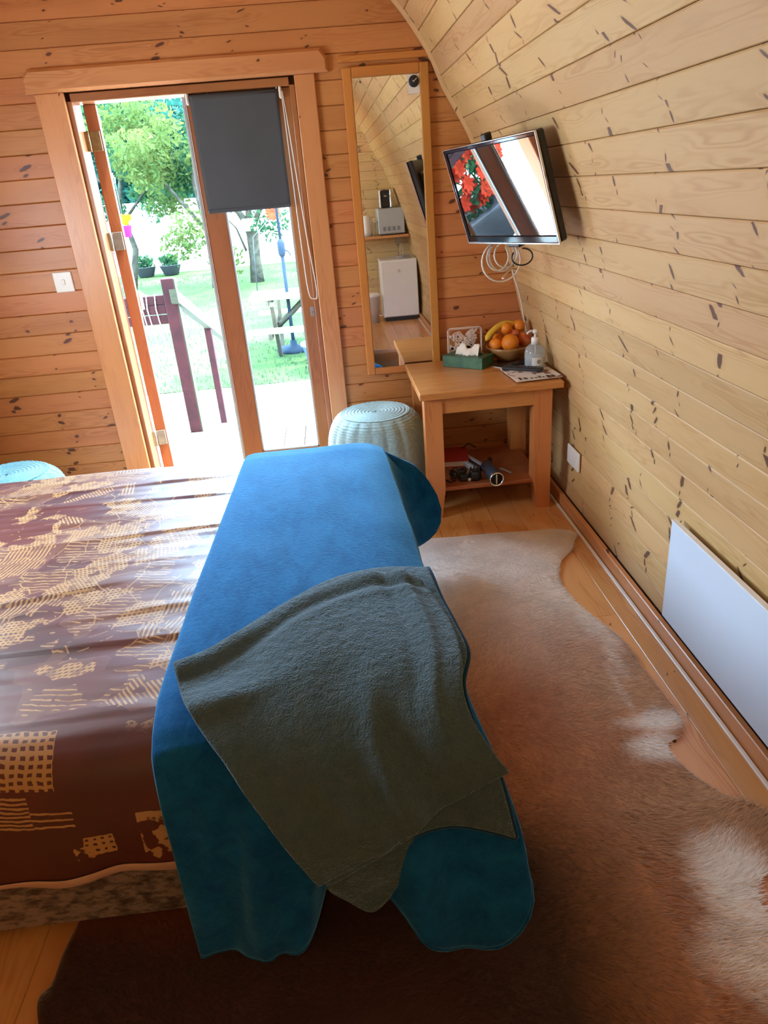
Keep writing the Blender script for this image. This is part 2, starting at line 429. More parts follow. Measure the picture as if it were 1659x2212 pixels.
def arch_strip(name, y, wd, depth, mt, kind='structure', s0=.05):
    b = MB(); N = 60; rows_ = []
    for side in (1, -1):
        ss = np.linspace(s0, PS[-1], N); A = []
        for s in ss:
            x, z = prof_at(s); x2, z2 = prof_at(min(s+.01, PS[-1])); x1, z1 = prof_at(max(s-.01, 0))
            l = math.hypot(x2-x1, z2-z1); ix, iz = -(z2-z1)/l, (x2-x1)/l
            X = lambda v: v if side > 0 else 2*XC-v
            A.append([(X(x), y-wd/2, z), (X(x+ix*depth), y-wd/2+depth*.3, z+iz*depth), (X(x+ix*depth), y+wd/2-depth*.3, z+iz*depth), (X(x), y+wd/2, z)])
        A = np.array(A); U = np.zeros(A.shape[:2]+(2,)); U[...,0] = ss[:,None]; U[...,1] = np.array([0,.01,.03,.04])[None]
        b.grid(A, U, smooth=False, flip=side > 0)
    return props(b.build(name, mt), kind=kind)
arch_strip('trim_1', YF-.012, .026, .016, M['pine_wall'])
arch_strip('trim_2', 1.0, .034, .014, M['pine_wall'])
b = MB(); b.box((1.052, (YF+YB)/2, .032), (.022, YF-YB-.01, .060), bev=.003)
props(b.build('baseboard_right', M['pine_trim']), kind='structure')
b = MB(); b.box((1.03, (YF+YB)/2, .004), (.014, YF-YB-.01, .008), bev=.002)
props(b.build('trim_3', M['white_plastic']), kind='structure')

# windows added on the closed left wall to carry the fill lights
for win_n, wy_, ws_ in (('added_window_1', 2.15, 1.0), ('added_window_2', -.75, .75)):
  win = thing(win_n, None, None, (-1.945, wy_, 1.43)); win.scale = (1, ws_, 1); props(win, kind='structure')
  b = MB()
  for z in (-.42, .42): b.box((.0, 0, z), (.05, 1.1, .07), bev=.004)
  for y in (-.52, .52): b.box((.0, y, 0), (.05, .07, .9), bev=.004)
  b.build('window_frame', M['pine_trim'], win)
  b = MB(); b.box((-.012, 0, 0), (.006, 1.0, .8)); b.build('pane', M['glass'], win)

# door casing boards and frame lining
def structure_box(name, boxes, mt, bev=.004):
    b = MB()
    for c, d in boxes: b.box(c, d, bev=bev)
    return props(b.build(name, mt), kind='structure')
structure_box('trim_4', [((-1.185, YF-.011, 1.015), (.13, .022, 2.03))], M['pine_trim'])
structure_box('trim_5', [((-.027, YF-.011, 1.015), (.095, .022, 2.03))], M['pine_trim'])
# lintel board with clipped upper corners and a bevelled edge
b = MB(); b.prism([(-1.285,2.03),(.085,2.03),(.085,2.085),(.055,2.125),(-1.255,2.125),(-1.285,2.09)], 0, .034, rot=Matrix.Rotation(PI/2, 3, 'X'), c=(0, YF, 0))
me = b.mesh('trim_6'); bm = bmesh.new(); bm.from_mesh(me)
bmesh.ops.recalc_face_normals(bm, faces=bm.faces)
bmesh.ops.bevel(bm, geom=[e for e in bm.edges if all(v.co.y < YF-.03 for v in e.verts)], offset=.012, segments=1, affect='EDGES'); bm.to_mesh(me); bm.free()
props(link('trim_6', me, None, M['pine_trim']), kind='structure')
fr = structure_box('trim_7', [((DX0+.010, YF+.065, 1.0), (.026, .13, 1.99)), ((DX1-.008, YF+.065, 1.0), (.026, .13, 1.99)), (((DX0+DX1)/2, YF+.065, 2.008), (1.0, .13, .036)), (((DX0+DX1)/2, YF+.07, .012), (1.0, .14, .03))], M['door_wood'], .003)

# open leaf, folded back outwards, seen on its hinge edge
def leaf(name, wd, loc, rz, thk=.044, rst=.105):
    d = thing(name, None, None, loc, rz); props(d, kind='structure')
    h = 1.955; st = .105; th = thk
    for i, (x, sw) in enumerate(((st/2, st), (wd-rst/2, rst))):
        b = MB(); b.box((x, th/2, h/2), (sw, th, h), bev=.004); b.build('stile', M['door_wood'], d)
    for z, rh in ((h-.05, .10), (.09, .18)):
        b = MB(); b.box(((wd+st-rst)/2, th/2, z), (wd-st-rst-.001, th-.004, rh), bev=.003); b.build('rail', M['door_wood'], d)
    b = MB(); b.box(((wd+st-rst)/2, .022, h/2+.04), (wd-st-rst+.01, .006, h-.27)); b.build('pane', M['glass'], d)
    b = MB()
    for x in (st+.004, wd-rst-.004): b.box((x, .008, h/2+.04), (.008, .008, h-.275))
    for z in (.183, h-.102): b.box(((wd+st-rst)/2, .008, z), (wd-st-rst, .008, .008))
    b.build('glazing_bead', M['silver_grey'], d)
    return d, h
d1, h1 = leaf('door_1', .52, (-1.020, YF+.115, .035), math.radians(104.2), .060)
for z in (1.80, 1.35, .30):
    b = MB(); b.box((-.003, .034, z), (.006, .046, .085), bev=.001)
    b.tube([(-.006, .066, z-.045), (-.006, .066, z+.045)], .0065, 10)
    b.box((-.008, .078, z), (.003, .02, .085), bev=.001)
    o = b.build('hinge', M['brass' if z > 1.5 else 'steel'], d1)
b = MB(); b.prism([(0,-.022),(.045,-.022)]+[(.045+.022*math.sin(a), -.022*math.cos(a)) for a in np.linspace(.2, PI-.2, 8)]+[(.045,.022),(0,.022)], 0, .004, rot=Matrix.Rotation(PI/2, 3, 'X'), c=(.10, -.002, 1.9))
b.build('cabin_hook', M['brass'], d1)
b = MB(); b.box((.47, -.012, 1.0), (.02, .02, .11), bev=.004); b.box((.44, -.028, 1.03), (.09, .012, .014), bev=.004); b.build('door_handle', M['silver_grey'], d1)
# closed right leaf
d2, h2 = leaf('door_2', .503, (-.592, YF+.03, .035), 0, .044, .075)
b = MB(); b.box((.478, -.003, .93), (.022, .006, .05), bev=.002); b.tube([(.478, -.006, .925), (.478, -.018, .925)], .006, 10); b.build('door_handle', M['steel'], d2)
b = MB(); b.box((-.006, -.004, h2/2), (.014, .012, h2-.02), bev=.002); b.build('weather_strip', M['silver_grey'], d2)

# ------------------------------------------------------------------ outside
ZG = -.33
b = MB(); b.box((-.6, 4.62, -.10), (5.2, 1.2, .03)); deck = props(b.build('deck', M['backing']), kind='structure')
x = -3.2
while x < 2.0:
    plank('plank', (x,3.96,-.05), (x,5.15,-.05), (x+.14,5.15,-.05), (x+.14,3.96,-.05), (0,0,1), M['deck'], deck, t=.03, g=.003, gap=.0035); x += .145
b = MB(); b.box((-.6, 5.165, -.115), (5.2, .03, .13), bev=.003); b.build('fascia', M['deck'], deck)
M['gravel'] = noisy('gravel', (.55,.53,.50), (.38,.37,.36), 60, .9, .5, .01, 90)
M['lawn'] = noisy('lawn', (.020,.042,.010), (.040,.060,.017), .9, 1.0, .6, .02, 60)
M['render'] = noisy('render', (.80,.80,.78), (.74,.75,.74), 2, .9, .2, .004, 40)
b = MB(); G = np.array([[(x, y, ZG+.012*float(vnoise(x*2.1, y*2.3))) for x in np.linspace(-14, 9, 60)] for y in np.linspace(3.9, 7.75, 26)]); b.grid(G)
props(b.build('gravel_yard', M['gravel']), kind='structure')
b = MB(); G = np.array([[(x, y, ZG-.004+.02*float(vnoise(x*.5+7, y*.4))) for x in np.linspace(-40, 30, 90)] for y in np.linspace(7.6, 60, 70)]); b.grid(G)
lawn = props(b.build('lawn', M['lawn']), kind='structure')
# short tufts along the lawn (countless)
b = MB()
for i in range(5200):
    y = 7.6+ (RNG.random()**1.4)*13; x = -y*.30+RNG.random()*y*.32+.2; a = RNG.random()*PI; h = .02+.035*RNG.random()
    dx, dy = math.cos(a)*.012, math.sin(a)*.012; q = len(b.v)
    b.v += [(x-dx,y-dy,ZG-.01),(x+dx,y+dy,ZG-.01),(x+RNG.normal()*.01,y,ZG+h)]; b.quad([q,q+1,q+2], [(0,0)]*3)
M['lawn'].node_tree.nodes['Principled BSDF'].inputs['Specular IOR Level'].default_value = .05
M['rail_wood'].node_tree.nodes['Principled BSDF'].inputs['Specular IOR Level'].default_value = .1
M['bark'] = noisy('bark', (.05,.045,.03), (.025,.022,.016), 9, .9, .8, .02, 30, Specular_IOR_Level=.05)
M['grass'] = noisy('grass', (.018,.045,.010), (.038,.062,.016), 3, .9)
props(b.build('grass', M['grass']), 'short bright green grass tufts growing across the lawn', 'grass', kind='stuff')
b = MB(); b.box((-4, 22.0, .58), (40, .25, 1.86), bev=.02); b.box((-4, 22.0, 1.54), (40, .36, .06), bev=.01)
props(b.build('garden_wall', M['render']), 'long white rendered garden wall at the back of the lawn', 'wall')

# handrail with steps down from the deck
t = thing('handrail', 'dark red timber newel posts with a pale sloping handrail beside the deck steps', 'handrail', (-1.14, 5.23, ZG))
b = MB(); b.box((.005, 0, .695), (.085, .085, 1.40), bev=.004); b.build('post', M['red_paint'], t)
b = MB(); b.box((.052, 0, .70), (.008, .075, 1.38)); b.build('post_side', M['rail_wood'], t)
b = MB(); b.box((.035, 1.05, .46), (.055, .055, .90), bev=.003); b.build('post', M['red_paint'], t)
b = MB(); b.box((.045, 2.0, .27), (.055, .055, .50), bev=.003); b.build('post', M['red_paint'], t)
ang_ = math.atan2(-.335, 1.0)
b = MB(); b.box((.045, 1.08, .89), (.05, 2.35, .09), rot=Matrix.Rotation(0, 3, 'X'))
for i, v in enumerate(b.v): b.v[i] = (v[0], v[1], v[2]+(v[1]-1.08)*-.335 + .0)
b.build('rail', M['rail_wood'], t)
t = thing('deck_balustrade', 'dark red timber balustrade boards wound with white cord, left of the newel post', 'balustrade', (-1.18, 5.23, ZG))
for z in (1.12, 1.19, 1.255):
    b = MB(); b.box((-.75, 0, z), (1.5, .035, .062), bev=.004); b.build('board', M['red_paint'], t)
for x_ in (-.155, -.12, -.06):
    b = MB(); b.tube([(x_, -.02, 1.30), (x_-.01, -.024, 1.2), (x_, -.02, 1.08), (x_+.005, -.01, .95+.2*abs(x_)), (x_-.02, 0, 1.06), (x_, .02, 1.15), (x_, .01, 1.29)], .0035, 6); b.build('cord', M['white_plastic'], t)

# picnic table with a parasol pole through it
M['underframe'] = noisy('underframe', (.050,.042,.026), (.035,.028,.018), 9, .9, .3, .003, Specular_IOR_Level=.08)
M['pole_grey'] = noisy('pole_grey', (.010,.016,.024), (.014,.020,.028), 9, .9, Specular_IOR_Level=.08)
t = thing('picnic_table', 'weathered pale timber picnic table with attached benches on the lawn', 'picnic table', (-.15, 9.2, ZG))
M['picnic'] = pine('picnic', (.30,.25,.19), (.2,.16,.12), KN, whorl=1, rate=.2, rough=.8, coat=0)
for k in range(5):
    b = MB(); b.box((0, -.30+k*.15, .72), (1.75, .14, .035), bev=.004); b.build('top_plank', M['picnic'], t)
for y in (-.72, .72):
    b = MB(); b.box((0, y, .40), (1.75, .20, .04), bev=.004); b.build('bench', M['picnic'], t)
for x_ in (-.62, .62):
    b = MB()
    b.box((x_, 0, .355), (.045, 1.7, .075), bev=.003); b.box((x_, 0, .67), (.045, .7, .07), bev=.003); b.build('crossbeam', M['underframe'], t)
    for s in (-1, 1):
        b = MB(); b.box((x_+.045, s*.44, .34), (.045, .085, .80), rot=Matrix.Rotation(s*-.50, 3, 'X'), bev=.003)
        o = b.build('leg', M['underframe'], t)
    b = MB(); b.tube([(x_, 0, .30), (x_*.25, 0, .68)], .035, 4); b.build('brace', M['underframe'], t)
t = thing('parasol', 'closed dark grey parasol pole rising through the picnic table', 'parasol', (-.565, 9.2, ZG))
b = MB(); b.tube([(0,0,.03),(0,0,1.3)], .022, 12); b.tube([(0,0,1.3),(0,0,2.9)], .017, 12); b.build('pole', M['pole_grey'], t)
b = MB(); b.tube([(0,0,1.16),(0,0,1.2),(0,0,1.32),(0,0,1.36)], [.03,.045,.045,.02], 12); b.tube([(.03,0,1.24),(.09,0,1.2),(.1,0,1.16)], .008, 6); b.build('crank_housing', M['pole_grey'], t)
b = MB(); b.lathe([(0,0),(.22,0),(.22,.05),(.05,.07),(.04,.14),(0,.14)], n=24); b.build('base', M['pole_grey'], t)
t = thing('tub', 'round blue-grey plastic tub on the lawn beside the picnic table', 'tub', (-.13, 8.0, ZG))
b = MB(); b.lathe([(0,.0),(.20,.0),(.27,.30),(.29,.30),(.29,.32),(.26,.32),(.19,.02),(0,.02)], n=28); b.build('body', noisy('tub_blue', (.05,.075,.14), (.06,.09,.16), 5, .6), t)

# trees
def leafmat(name, a, b_):
    m = noisy(name, a, b_, 1.3, .8, Specular_IOR_Level=.08); p = m.node_tree.nodes['Principled BSDF']
    t = NT(m); tl = t.add('ShaderNodeBsdfTranslucent'); tl.inputs[0].default_value = (*[min(1, c*1.3) for c in b_], 1)
    mx = t.add('ShaderNodeMixShader'); mx.inputs[0].default_value = .45; o = t.n['Material Output']
    t.link(p.outputs[0], mx.inputs[1]); t.link(tl.outputs[0], mx.inputs[2]); t.link(mx.outputs[0], o.inputs[0]); return m
M['leaf_dark'] = leafmat('leaf_dark', (.005,.030,.022), (.012,.055,.036))
M['leaf_mid'] = leafmat('leaf_mid', (.009,.036,.015), (.022,.060,.022))
M['leaf_light'] = leafmat('leaf_light', (.030,.062,.014), (.060,.076,.018))
def tree(name, label, base, trunk, blobs, mt, n, size, group=None, cat='tree'):
    t = thing(name, label, cat, base, 0, group)
    b = MB(); b.tube(trunk[0], trunk[1], 10)
    for br, rr in trunk[2]: b.tube(br, rr, 7)
    b.build('trunk', M['bark'], t)
    V = []; F = []
    for i in range(n):
        c = blobs[i % len(blobs)]
        d = RNG.normal(size=3); d /= np.linalg.norm(d); r = RNG.random()**.4
        p = np.array(c[:3]) + d*np.array(c[3:6])*r
        a = RNG.normal(size=3); a /= np.linalg.norm(a); e = np.cross(a, RNG.normal(size=3)); e /= np.linalg.norm(e)
        s = size*(.6+.8*RNG.random()); q = len(V)
        V += [tuple(p-a*s), tuple(p-e*s*.45), tuple(p+a*s), tuple(p+e*s*.45)]; F.append((q,q+1,q+2,q+3))
    me = bpy.data.meshes.new('foliage'); me.from_pydata(V, [], F); me.update()
    props(link('foliage', me, t, mt), kind='stuff')
    return t
def blobs(n, cx, cy, cz, sx, sy, sz, r):
    return [(cx+RNG.normal()*sx, cy+RNG.normal()*sy, cz+RNG.normal()*sz, r*(.6+.7*RNG.random()), r*(.6+.7*RNG.random()), r*(.5+.6*RNG.random())) for _ in range(n)]
for i, (x_, y_, hgt, lab) in enumerate([(-8.2, 27, 4.9, 'tall dense blue-green tree behind the white wall, leftmost of the tree belt'), (-5.0, 26, 4.7, 'tall dense blue-green tree behind the white wall, above the flower tubs'), (-2.0, 27, 5.0, 'tall dense dark tree behind the white wall, mostly hidden by the roller blind'), (1.8, 27, 4.9, 'tall dense dark tree behind the white wall, right of the doorway')]):
    tree('tree', lab, (x_, y_, ZG), ([(0,0,0),(.1,0,2),(0,.1,5)], [.25,.2,.1], [([(0,0,2),(.8,.2,4)], [.1,.04])]), blobs(26, 0, 0, hgt*.55, 1.5, .8, hgt*.26, 1.25), M['leaf_dark'], 9000, .14, 'dense trees behind the wall')
tree('fruit_tree', 'pale yellow-green fruit tree on the lawn beside the door stile', (-2.62, 17.0, ZG), ([(0,0,0),(.05,0,.9),(-.1,0,2.2),(.1,0,3.4)], [.10,.08,.06,.02], [([(0,0,1.2),(-.7,0,2.2),(-1.1,0,2.6)], [.05,.03,.012]), ([(0,0,1.5),(.8,0,2.6)], [.04,.015])]), blobs(24, -.75, 0, 3.1, .7, .7, 1.1, .5), M['leaf_light'], 8000, .06)
tree('fruit_tree', 'slim fruit tree with drooping twigs at the left edge of the lawn', (-4.75, 18.0, ZG), ([(0,0,0),(.25,0,.9),(.1,0,1.8),(.4,0,3.2)], [.09,.07,.05,.02], [([(.1,0,1.5),(.9,0,2.3),(1.5,0,2.2)], [.04,.02,.01]), ([(.15,0,1.9),(-.6,0,2.9)], [.03,.012])]), blobs(28, .5, 0, 3.2, 1.0, .5, 1.15, .45), M['leaf_mid'], 9000, .06)
t = tree('fruit_tree', 'small forked fruit tree seen through the glazed door below the blind', (-1.72, 17.4, ZG), ([(0,0,0),(.02,0,.5),(.04,0,1.05),(-.02,0,1.3)], [.17,.13,.14,.12], [([(0,0,1.2),(-.35,0,1.8),(-.6,0,2.4)], [.09,.05,.02]), ([(.04,0,1.15),(.4,0,1.75),(.7,0,2.3)], [.08,.04,.02]), ([(0,0,1.3),(.08,0,2.0),(0,0,2.8)], [.08,.05,.02]), ([(-.15,0,.7),(-.3,0,1.2),(-.55,0,1.5)], [.03,.02,.01])]), blobs(22, 0, 0, 2.6, .65, .5, .75, .42), M['leaf_mid'], 6000, .055)
b = MB(); b.box((-1.70, 17.16, .93), (.30, .05, .26), bev=.01); props(b.build('notice_board', M['render']), 'blank white board fixed to the forked fruit tree trunk', 'board')
for (x_, lab) in ((-5.15, 'round grey garden tub of flowers against the white wall, left one'), (-4.45, 'round grey garden tub of flowers against the white wall, right one')):
    t = thing('planter', lab, 'planter', (x_, 21.2, ZG), 0, 'garden tubs by the wall')
    b = MB(); b.lathe([(0,0),(.20,0),(.30,.25),(.32,.26),(.28,.26),(0,.22)], n=20); b.build('tub', M['dark_grey'], t)
    V = []; F = []
    for i in range(420):
        p = np.array((0,0,.38))+np.clip(RNG.normal(size=3), -1.8, 1.8)*np.array((.13,.11,.09)); a = RNG.normal(size=3)*.03; e = RNG.normal(size=3)*.025; q = len(V)
        V += [tuple(p-a), tuple(p-e), tuple(p+a), tuple(p+e)]; F.append((q,q+1,q+2,q+3))
    me = bpy.data.meshes.new('foliage'); me.from_pydata(V, [], F); props(link('foliage', me, t, M['leaf_mid']), kind='stuff')
def flower_head(b, c, r, n, depth=.5):
    for k in range(n):
        a = 2*PI*k/n; d = Vector((math.cos(a), -.25, math.sin(a))); s = Vector((-math.sin(a), 0, math.cos(a)))*r*.28
        q = len(b.v); C0 = Vector(c)
        for p in (C0, C0+d*r*.6+s, C0+d*r, C0+d*r*.6-s): b.v.append(tuple(p))
        b.v.append(tuple(C0+d*r*.6+Vector((0,-r*.12,0))))
        for tr in ((0,1,4),(1,2,4),(2,3,4),(3,0,4)): b.quad([q+i for i in tr], [(0,0)]*3)
M['red_petal'] = noisy('red_petal', (.42,.025,.008), (.36,.035,.012), 9, .9, Specular_IOR_Level=.1); M['yellow_petal'] = noisy('yellow_petal', (.42,.27,.004), (.36,.2,.003), 9, .9, Specular_IOR_Level=.1)
t = thing('garden_windmill', 'orange-red petalled garden windmill on a thin stake by the forked tree', 'garden ornament', (-.95, 14.2, ZG))
b = MB(); flower_head(b, (0,0,1.54), .15, 12); flower_head(b, (0,-.01,1.54), .09, 10); b.build('petals', M['red_petal'], t)
b = MB(); b.tube([(0,.02,1.54),(-.16,.02,1.36),(-.42,.03,1.15),(-.50,.03,0)], .010, 6); b.build('stake', M['dark_grey'], t)
t = thing('hanging_pot', 'pink hanging pot of yellow flowers beside the open door leaf', 'flower pot', (-1.47, 5.7, 1.33))
b = MB(); b.lathe([(0,0),(.035,0),(.05,.075),(.054,.08),(.045,.08),(0,.07)], n=18); b.build('pot', noisy('pink_pot', (.30,.012,.10), (.22,.01,.07), 8, .9, Specular_IOR_Level=.1), t)
b = MB()
for k in range(9): flower_head(b, (RNG.normal()*.03, RNG.normal()*.02, .105+RNG.random()*.04), .028, 8)
b.build('flowers', M['yellow_petal'], t)
b = MB(); b.tube([(0,0,.08),(0,0,.36)], .002, 5); b.build('wire', M['dark_grey'], t)
b = MB(); b.tube([tuple(p) for p in spline([(0,0,.36),(.0,0,.40),(-.04,0,.44),(-.09,0,.40),(-.10,0,.2),(-.10,0,-.6),(-.10,0,-1.66)], 40)], .006, 7); b.build('crook', M['dark_grey'], t)
t = thing('patio_pot', 'dark round patio pot of scarlet flowers outside, mirrored in the television screen', 'flower pot', (-2.1, 5.68, ZG)); t.scale = (1.6, 1.6, 1.6)
b = MB(); b.lathe([(0,0),(.15,0),(.22,.12),(.25,.30),(.27,.33),(.24,.33),(0,.28)], n=28); b.build('pot', M['dark_grey'], t)
b = MB()
for k in range(130):
    d = RNG.normal(size=3); d /= np.linalg.norm(d); flower_head(b, (d[0]*.27, d[1]*.24-.03, .57+d[2]*.22), .05, 8)
b.build('flowers', M['red_petal'], t)
V = []; F = []
for i in range(500):
    d = RNG.normal(size=3); d /= np.linalg.norm(d); p = np.array((0,0,.5))+d*np.array((.24,.22,.22)); a = RNG.normal(size=3)*.035; e = RNG.normal(size=3)*.025; q = len(V)
    V += [tuple(p-a*.6), tuple(p-e*.6), tuple(p+a*.6), tuple(p+e*.6)]; F.append((q,q+1,q+2,q+3))
me = bpy.data.meshes.new('leaves'); me.from_pydata(V, [], F); props(link('leaves', me, t, M['leaf_mid']), kind='stuff')

# ------------------------------------------------------------------ bed
def satin_print():
    m = mat('satin_print', (.1,.02,.01), .5); t = NT(m); b = t.n['Principled BSDF']
    uv = t.add('ShaderNodeUVMap'); sp = t.add('ShaderNodeSeparateXYZ'); t.link(uv.outputs[0], sp.inputs[0])
    u, v = sp.outputs[0], sp.outputs[1]
    n1 = t.add('ShaderNodeTexNoise', noise_dimensions='2D', _Scale=3.0, _Detail=3.0); t.link(uv.outputs[0], n1.inputs[0])
    wu = t.math('ADD', u, t.math('MULTIPLY', t.math('SUBTRACT', n1.outputs[0], .5), .16)); wv = t.math('ADD', v, t.math('MULTIPLY', u, .12))
    cb = t.add('ShaderNodeCombineXYZ'); t.link(t.math('MULTIPLY', wu, .75), cb.inputs[0]); t.link(wv, cb.inputs[1])
    vo = t.add('ShaderNodeTexVoronoi', voronoi_dimensions='2D', distance='CHEBYCHEV', _Scale=8.5, _Randomness=.9); t.link(cb.outputs[0], vo.inputs[0])
    cc = t.add('ShaderNodeSeparateColor'); t.link(vo.outputs['Color'], cc.inputs[0]); ra, rb, rc = cc.outputs
    # slanted facade coordinates, one slant per block
    sl = t.math('MULTIPLY', t.math('SUBTRACT', ra, .5), 1.6)
    fu = t.math('ADD', u, t.math('MULTIPLY', v, sl)); fv = t.math('ADD', v, t.math('MULTIPLY', u, t.math('MULTIPLY', t.math('SUBTRACT', rb, .5), .5)))
    wob = t.add('ShaderNodeTexNoise', noise_dimensions='2D', _Scale=28.0, _Detail=2.0); t.link(uv.outputs[0], wob.inputs[0])
    wb = t.math('MULTIPLY', t.math('SUBTRACT', wob.outputs[0], .5), .35)
    stripe = t.math('GREATER_THAN', t.math('FRACT', t.math('ADD', t.math('MULTIPLY', fu, 78), wb)), .55)
    win_ = t.math('MULTIPLY', t.math('GREATER_THAN', t.math('FRACT', t.math('ADD', t.math('MULTIPLY', fu, 82), wb)), .38), t.math('GREATER_THAN', t.math('FRACT', t.math('ADD', t.math('MULTIPLY', fv, 74), wb)), .5))
    win_ = t.math('SUBTRACT', 1, win_)
    line = t.math('LESS_THAN', t.math('ABSOLUTE', t.math('SUBTRACT', t.math('FRACT', t.math('ADD', t.math('MULTIPLY', fv, 58), t.math('MULTIPLY', wb, 2))), .5)), .13)
    pick = t.mix(t.math('GREATER_THAN', rb, .62), stripe, win_); pick = t.mix(t.math('LESS_THAN', rb, .24), pick, line)
    # how dense the drawing is: crowded towards the far side, sparse on the near fold
    n2 = t.add('ShaderNodeTexNoise', noise_dimensions='2D', _Scale=2.6, _Detail=4.0, _Roughness=.6)
    o2 = t.add('ShaderNodeVectorMath', operation='ADD'); t.link(uv.outputs[0], o2.inputs[0]); o2.inputs[1].default_value = (3.1, 7.7, 0); t.link(o2.outputs[0], n2.inputs[0])
    dens = t.math('ADD', n2.outputs[0], t.math('MULTIPLY', t.math('SUBTRACT', 1, t.smooth(v, 1.45, 2.1)), .15))
    dens = t.math('SUBTRACT', dens, t.math('MULTIPLY', t.smooth(v, 1.5, 1.85), .04))
    blk = t.math('GREATER_THAN', t.math('ADD', dens, t.math('MULTIPLY', t.math('SUBTRACT', rc, .5), .32)), .54)
    rag = t.smooth(t.math('ADD', t.math('MULTIPLY', vo.outputs['Distance'], 1.0), t.math('MULTIPLY', wob.outputs[0], -.6)), .22, .16)
    gold = t.math('MULTIPLY', t.math('MULTIPLY', pick, blk), rag)
    vd = t.add('ShaderNodeTexVoronoi', voronoi_dimensions='2D', feature='DISTANCE_TO_EDGE', _Scale=13.0, _Randomness=.95); t.link(cb.outputs[0], vd.inputs[0])
    out_ = t.math('MULTIPLY', t.math('LESS_THAN', vd.outputs[0], .018), t.math('GREATER_THAN', t.math('ADD', dens, t.math('MULTIPLY', wob.outputs[0], .3)), .72))
    gold = t.math('MAXIMUM', t.math('MULTIPLY', gold, t.math('ADD', .35, t.smooth(wob.outputs[0], .3, .6))), t.math('MULTIPLY', out_, .8), clamp=True)
    far_ = t.math('SUBTRACT', 1, t.smooth(v, 1.80, 1.90)); gold = t.math('MULTIPLY', gold, far_)
    ru = t.math('ADD', u, t.math('MULTIPLY', wb, .035)); rv = t.math('ADD', v, t.math('ADD', t.math('MULTIPLY', wb, .03), t.math('MULTIPLY', t.math('SUBTRACT', u, 1.3), -.08)))
    def rect(u0, u1, v0, v1):
        f = None
        for x_, op, c_ in ((ru, 'GREATER_THAN', u0), (ru, 'LESS_THAN', u1), (rv, 'GREATER_THAN', v0), (rv, 'LESS_THAN', v1)):
            q_ = t.math(op, x_, c_); f = q_ if f is None else t.math('MULTIPLY', f, q_)
        return f
    def cells(fu_, fv_, gu, gv): return t.math('SUBTRACT', 1, t.math('MULTIPLY', t.math('GREATER_THAN', t.math('FRACT', t.math('MULTIPLY', ru, fu_)), gu), t.math('GREATER_THAN', t.math('FRACT', t.math('MULTIPLY', rv, fv_)), gv)))
    def bars(co_, f_, g_): return t.math('LESS_THAN', t.math('FRACT', t.math('MULTIPLY', co_, f_)), g_)
    for fig in (t.math('MULTIPLY', rect(1.10, 1.425, 1.845, 1.965), cells(52, 62, .45, .5)),
                t.math('MULTIPLY', rect(1.13, 1.29, 1.975, 2.06), bars(ru, 60, .5)), t.math('MULTIPLY', rect(1.295, 1.365, 1.975, 2.06), bars(rv, 95, .5)),
                t.math('MULTIPLY', rect(1.365, 1.45, 2.012, 2.062), bars(rv, 60, .32)), t.math('MULTIPLY', rect(1.455, 1.520, 2.088, 2.145), cells(58, 60, .6, .6)),
                t.math('MULTIPLY', rect(1.43, 1.47, 2.115, 2.150), t.smooth(wob.outputs[0], .42, .5)),
                t.math('MULTIPLY', rect(1.575, 1.635, 2.030, 2.175), t.smooth(wob.outputs[0], .47, .53)), t.math('MULTIPLY', rect(1.64, 1.665, 1.985, 2.035), t.smooth(wob.outputs[0], .50, .56))):
        gold = t.math('MAXIMUM', gold, fig)
    base = t.mix(t.smooth(n1.outputs[0], .35, .7), (.105,.011,.005), (.062,.007,.004))
    base = t.mix(t.math('MULTIPLY', t.math('MULTIPLY', t.math('GREATER_THAN', rc, .6), far_), .55), base, (.15,.045,.035))
    base = t.mix(t.math('MULTIPLY', t.math('MULTIPLY', blk, far_), .35), base, (.20,.085,.04))
    gc = t.mix(n2.outputs[0], (.46,.22,.055), (.42,.27,.13))
    c = t.mix(gold, base, gc)
    t.link(c, b.inputs['Base Color']); b.inputs['Sheen Weight'].default_value = .12; b.inputs['Sheen Roughness'].default_value = .35; b.inputs['Specular IOR Level'].default_value = .62
    b.inputs['Sheen Tint'].default_value = (.85,.88,1,1); b.inputs['Coat Weight'].default_value = .15; b.inputs['Coat Roughness'].default_value = .34
    wv2 = t.add('ShaderNodeTexNoise', noise_dimensions='2D', _Scale=22.0, _Detail=3.0); mp = t.add('ShaderNodeMapping'); mp.inputs['Scale'].default_value = (.22, 1, 1)
    t.link(uv.outputs[0], mp.inputs[0]); t.link(mp.outputs[0], wv2.inputs[0]); t.bump(wv2.outputs[0], .35, .004, b)
    return m
M['satin'] = satin_print()
def velvet():
    m = mat('crushed_velvet', (.2,.14,.12), .6); t = NT(m); b = t.n['Principled BSDF']
    tc = t.add('ShaderNodeTexCoord'); mp = t.add('ShaderNodeMapping'); mp.inputs['Scale'].default_value = (1, 1, 1.9); t.link(tc.outputs['Object'], mp.inputs[0])
    n = t.add('ShaderNodeTexNoise', _Scale=34.0, _Detail=5.0, _Roughness=.62, _Distortion=.25); t.link(mp.outputs[0], n.inputs[0])
    t.link(t.ramp(n.outputs[0], [(.36, (.05,.034,.028)), (.48, (.15,.105,.09)), (.60, (.27,.20,.175)), (.72, (.24,.16,.14))]), b.inputs['Base Color'])
    b.inputs['Sheen Weight'].default_value = .7; b.inputs['Sheen Roughness'].default_value = .3; t.bump(n.outputs[0], .4, .006, b); return m
M['velvet'] = velvet()
bed = thing('bed', 'divan bed on a crushed velvet base, spread covered, in the middle of the room', 'bed', (-.975, 1.98, 0))
b = MB(); b.box((0, 0, .155), (2.18, 1.67, .25), bev=.012); b.build('divan_base', M['velvet'], bed)
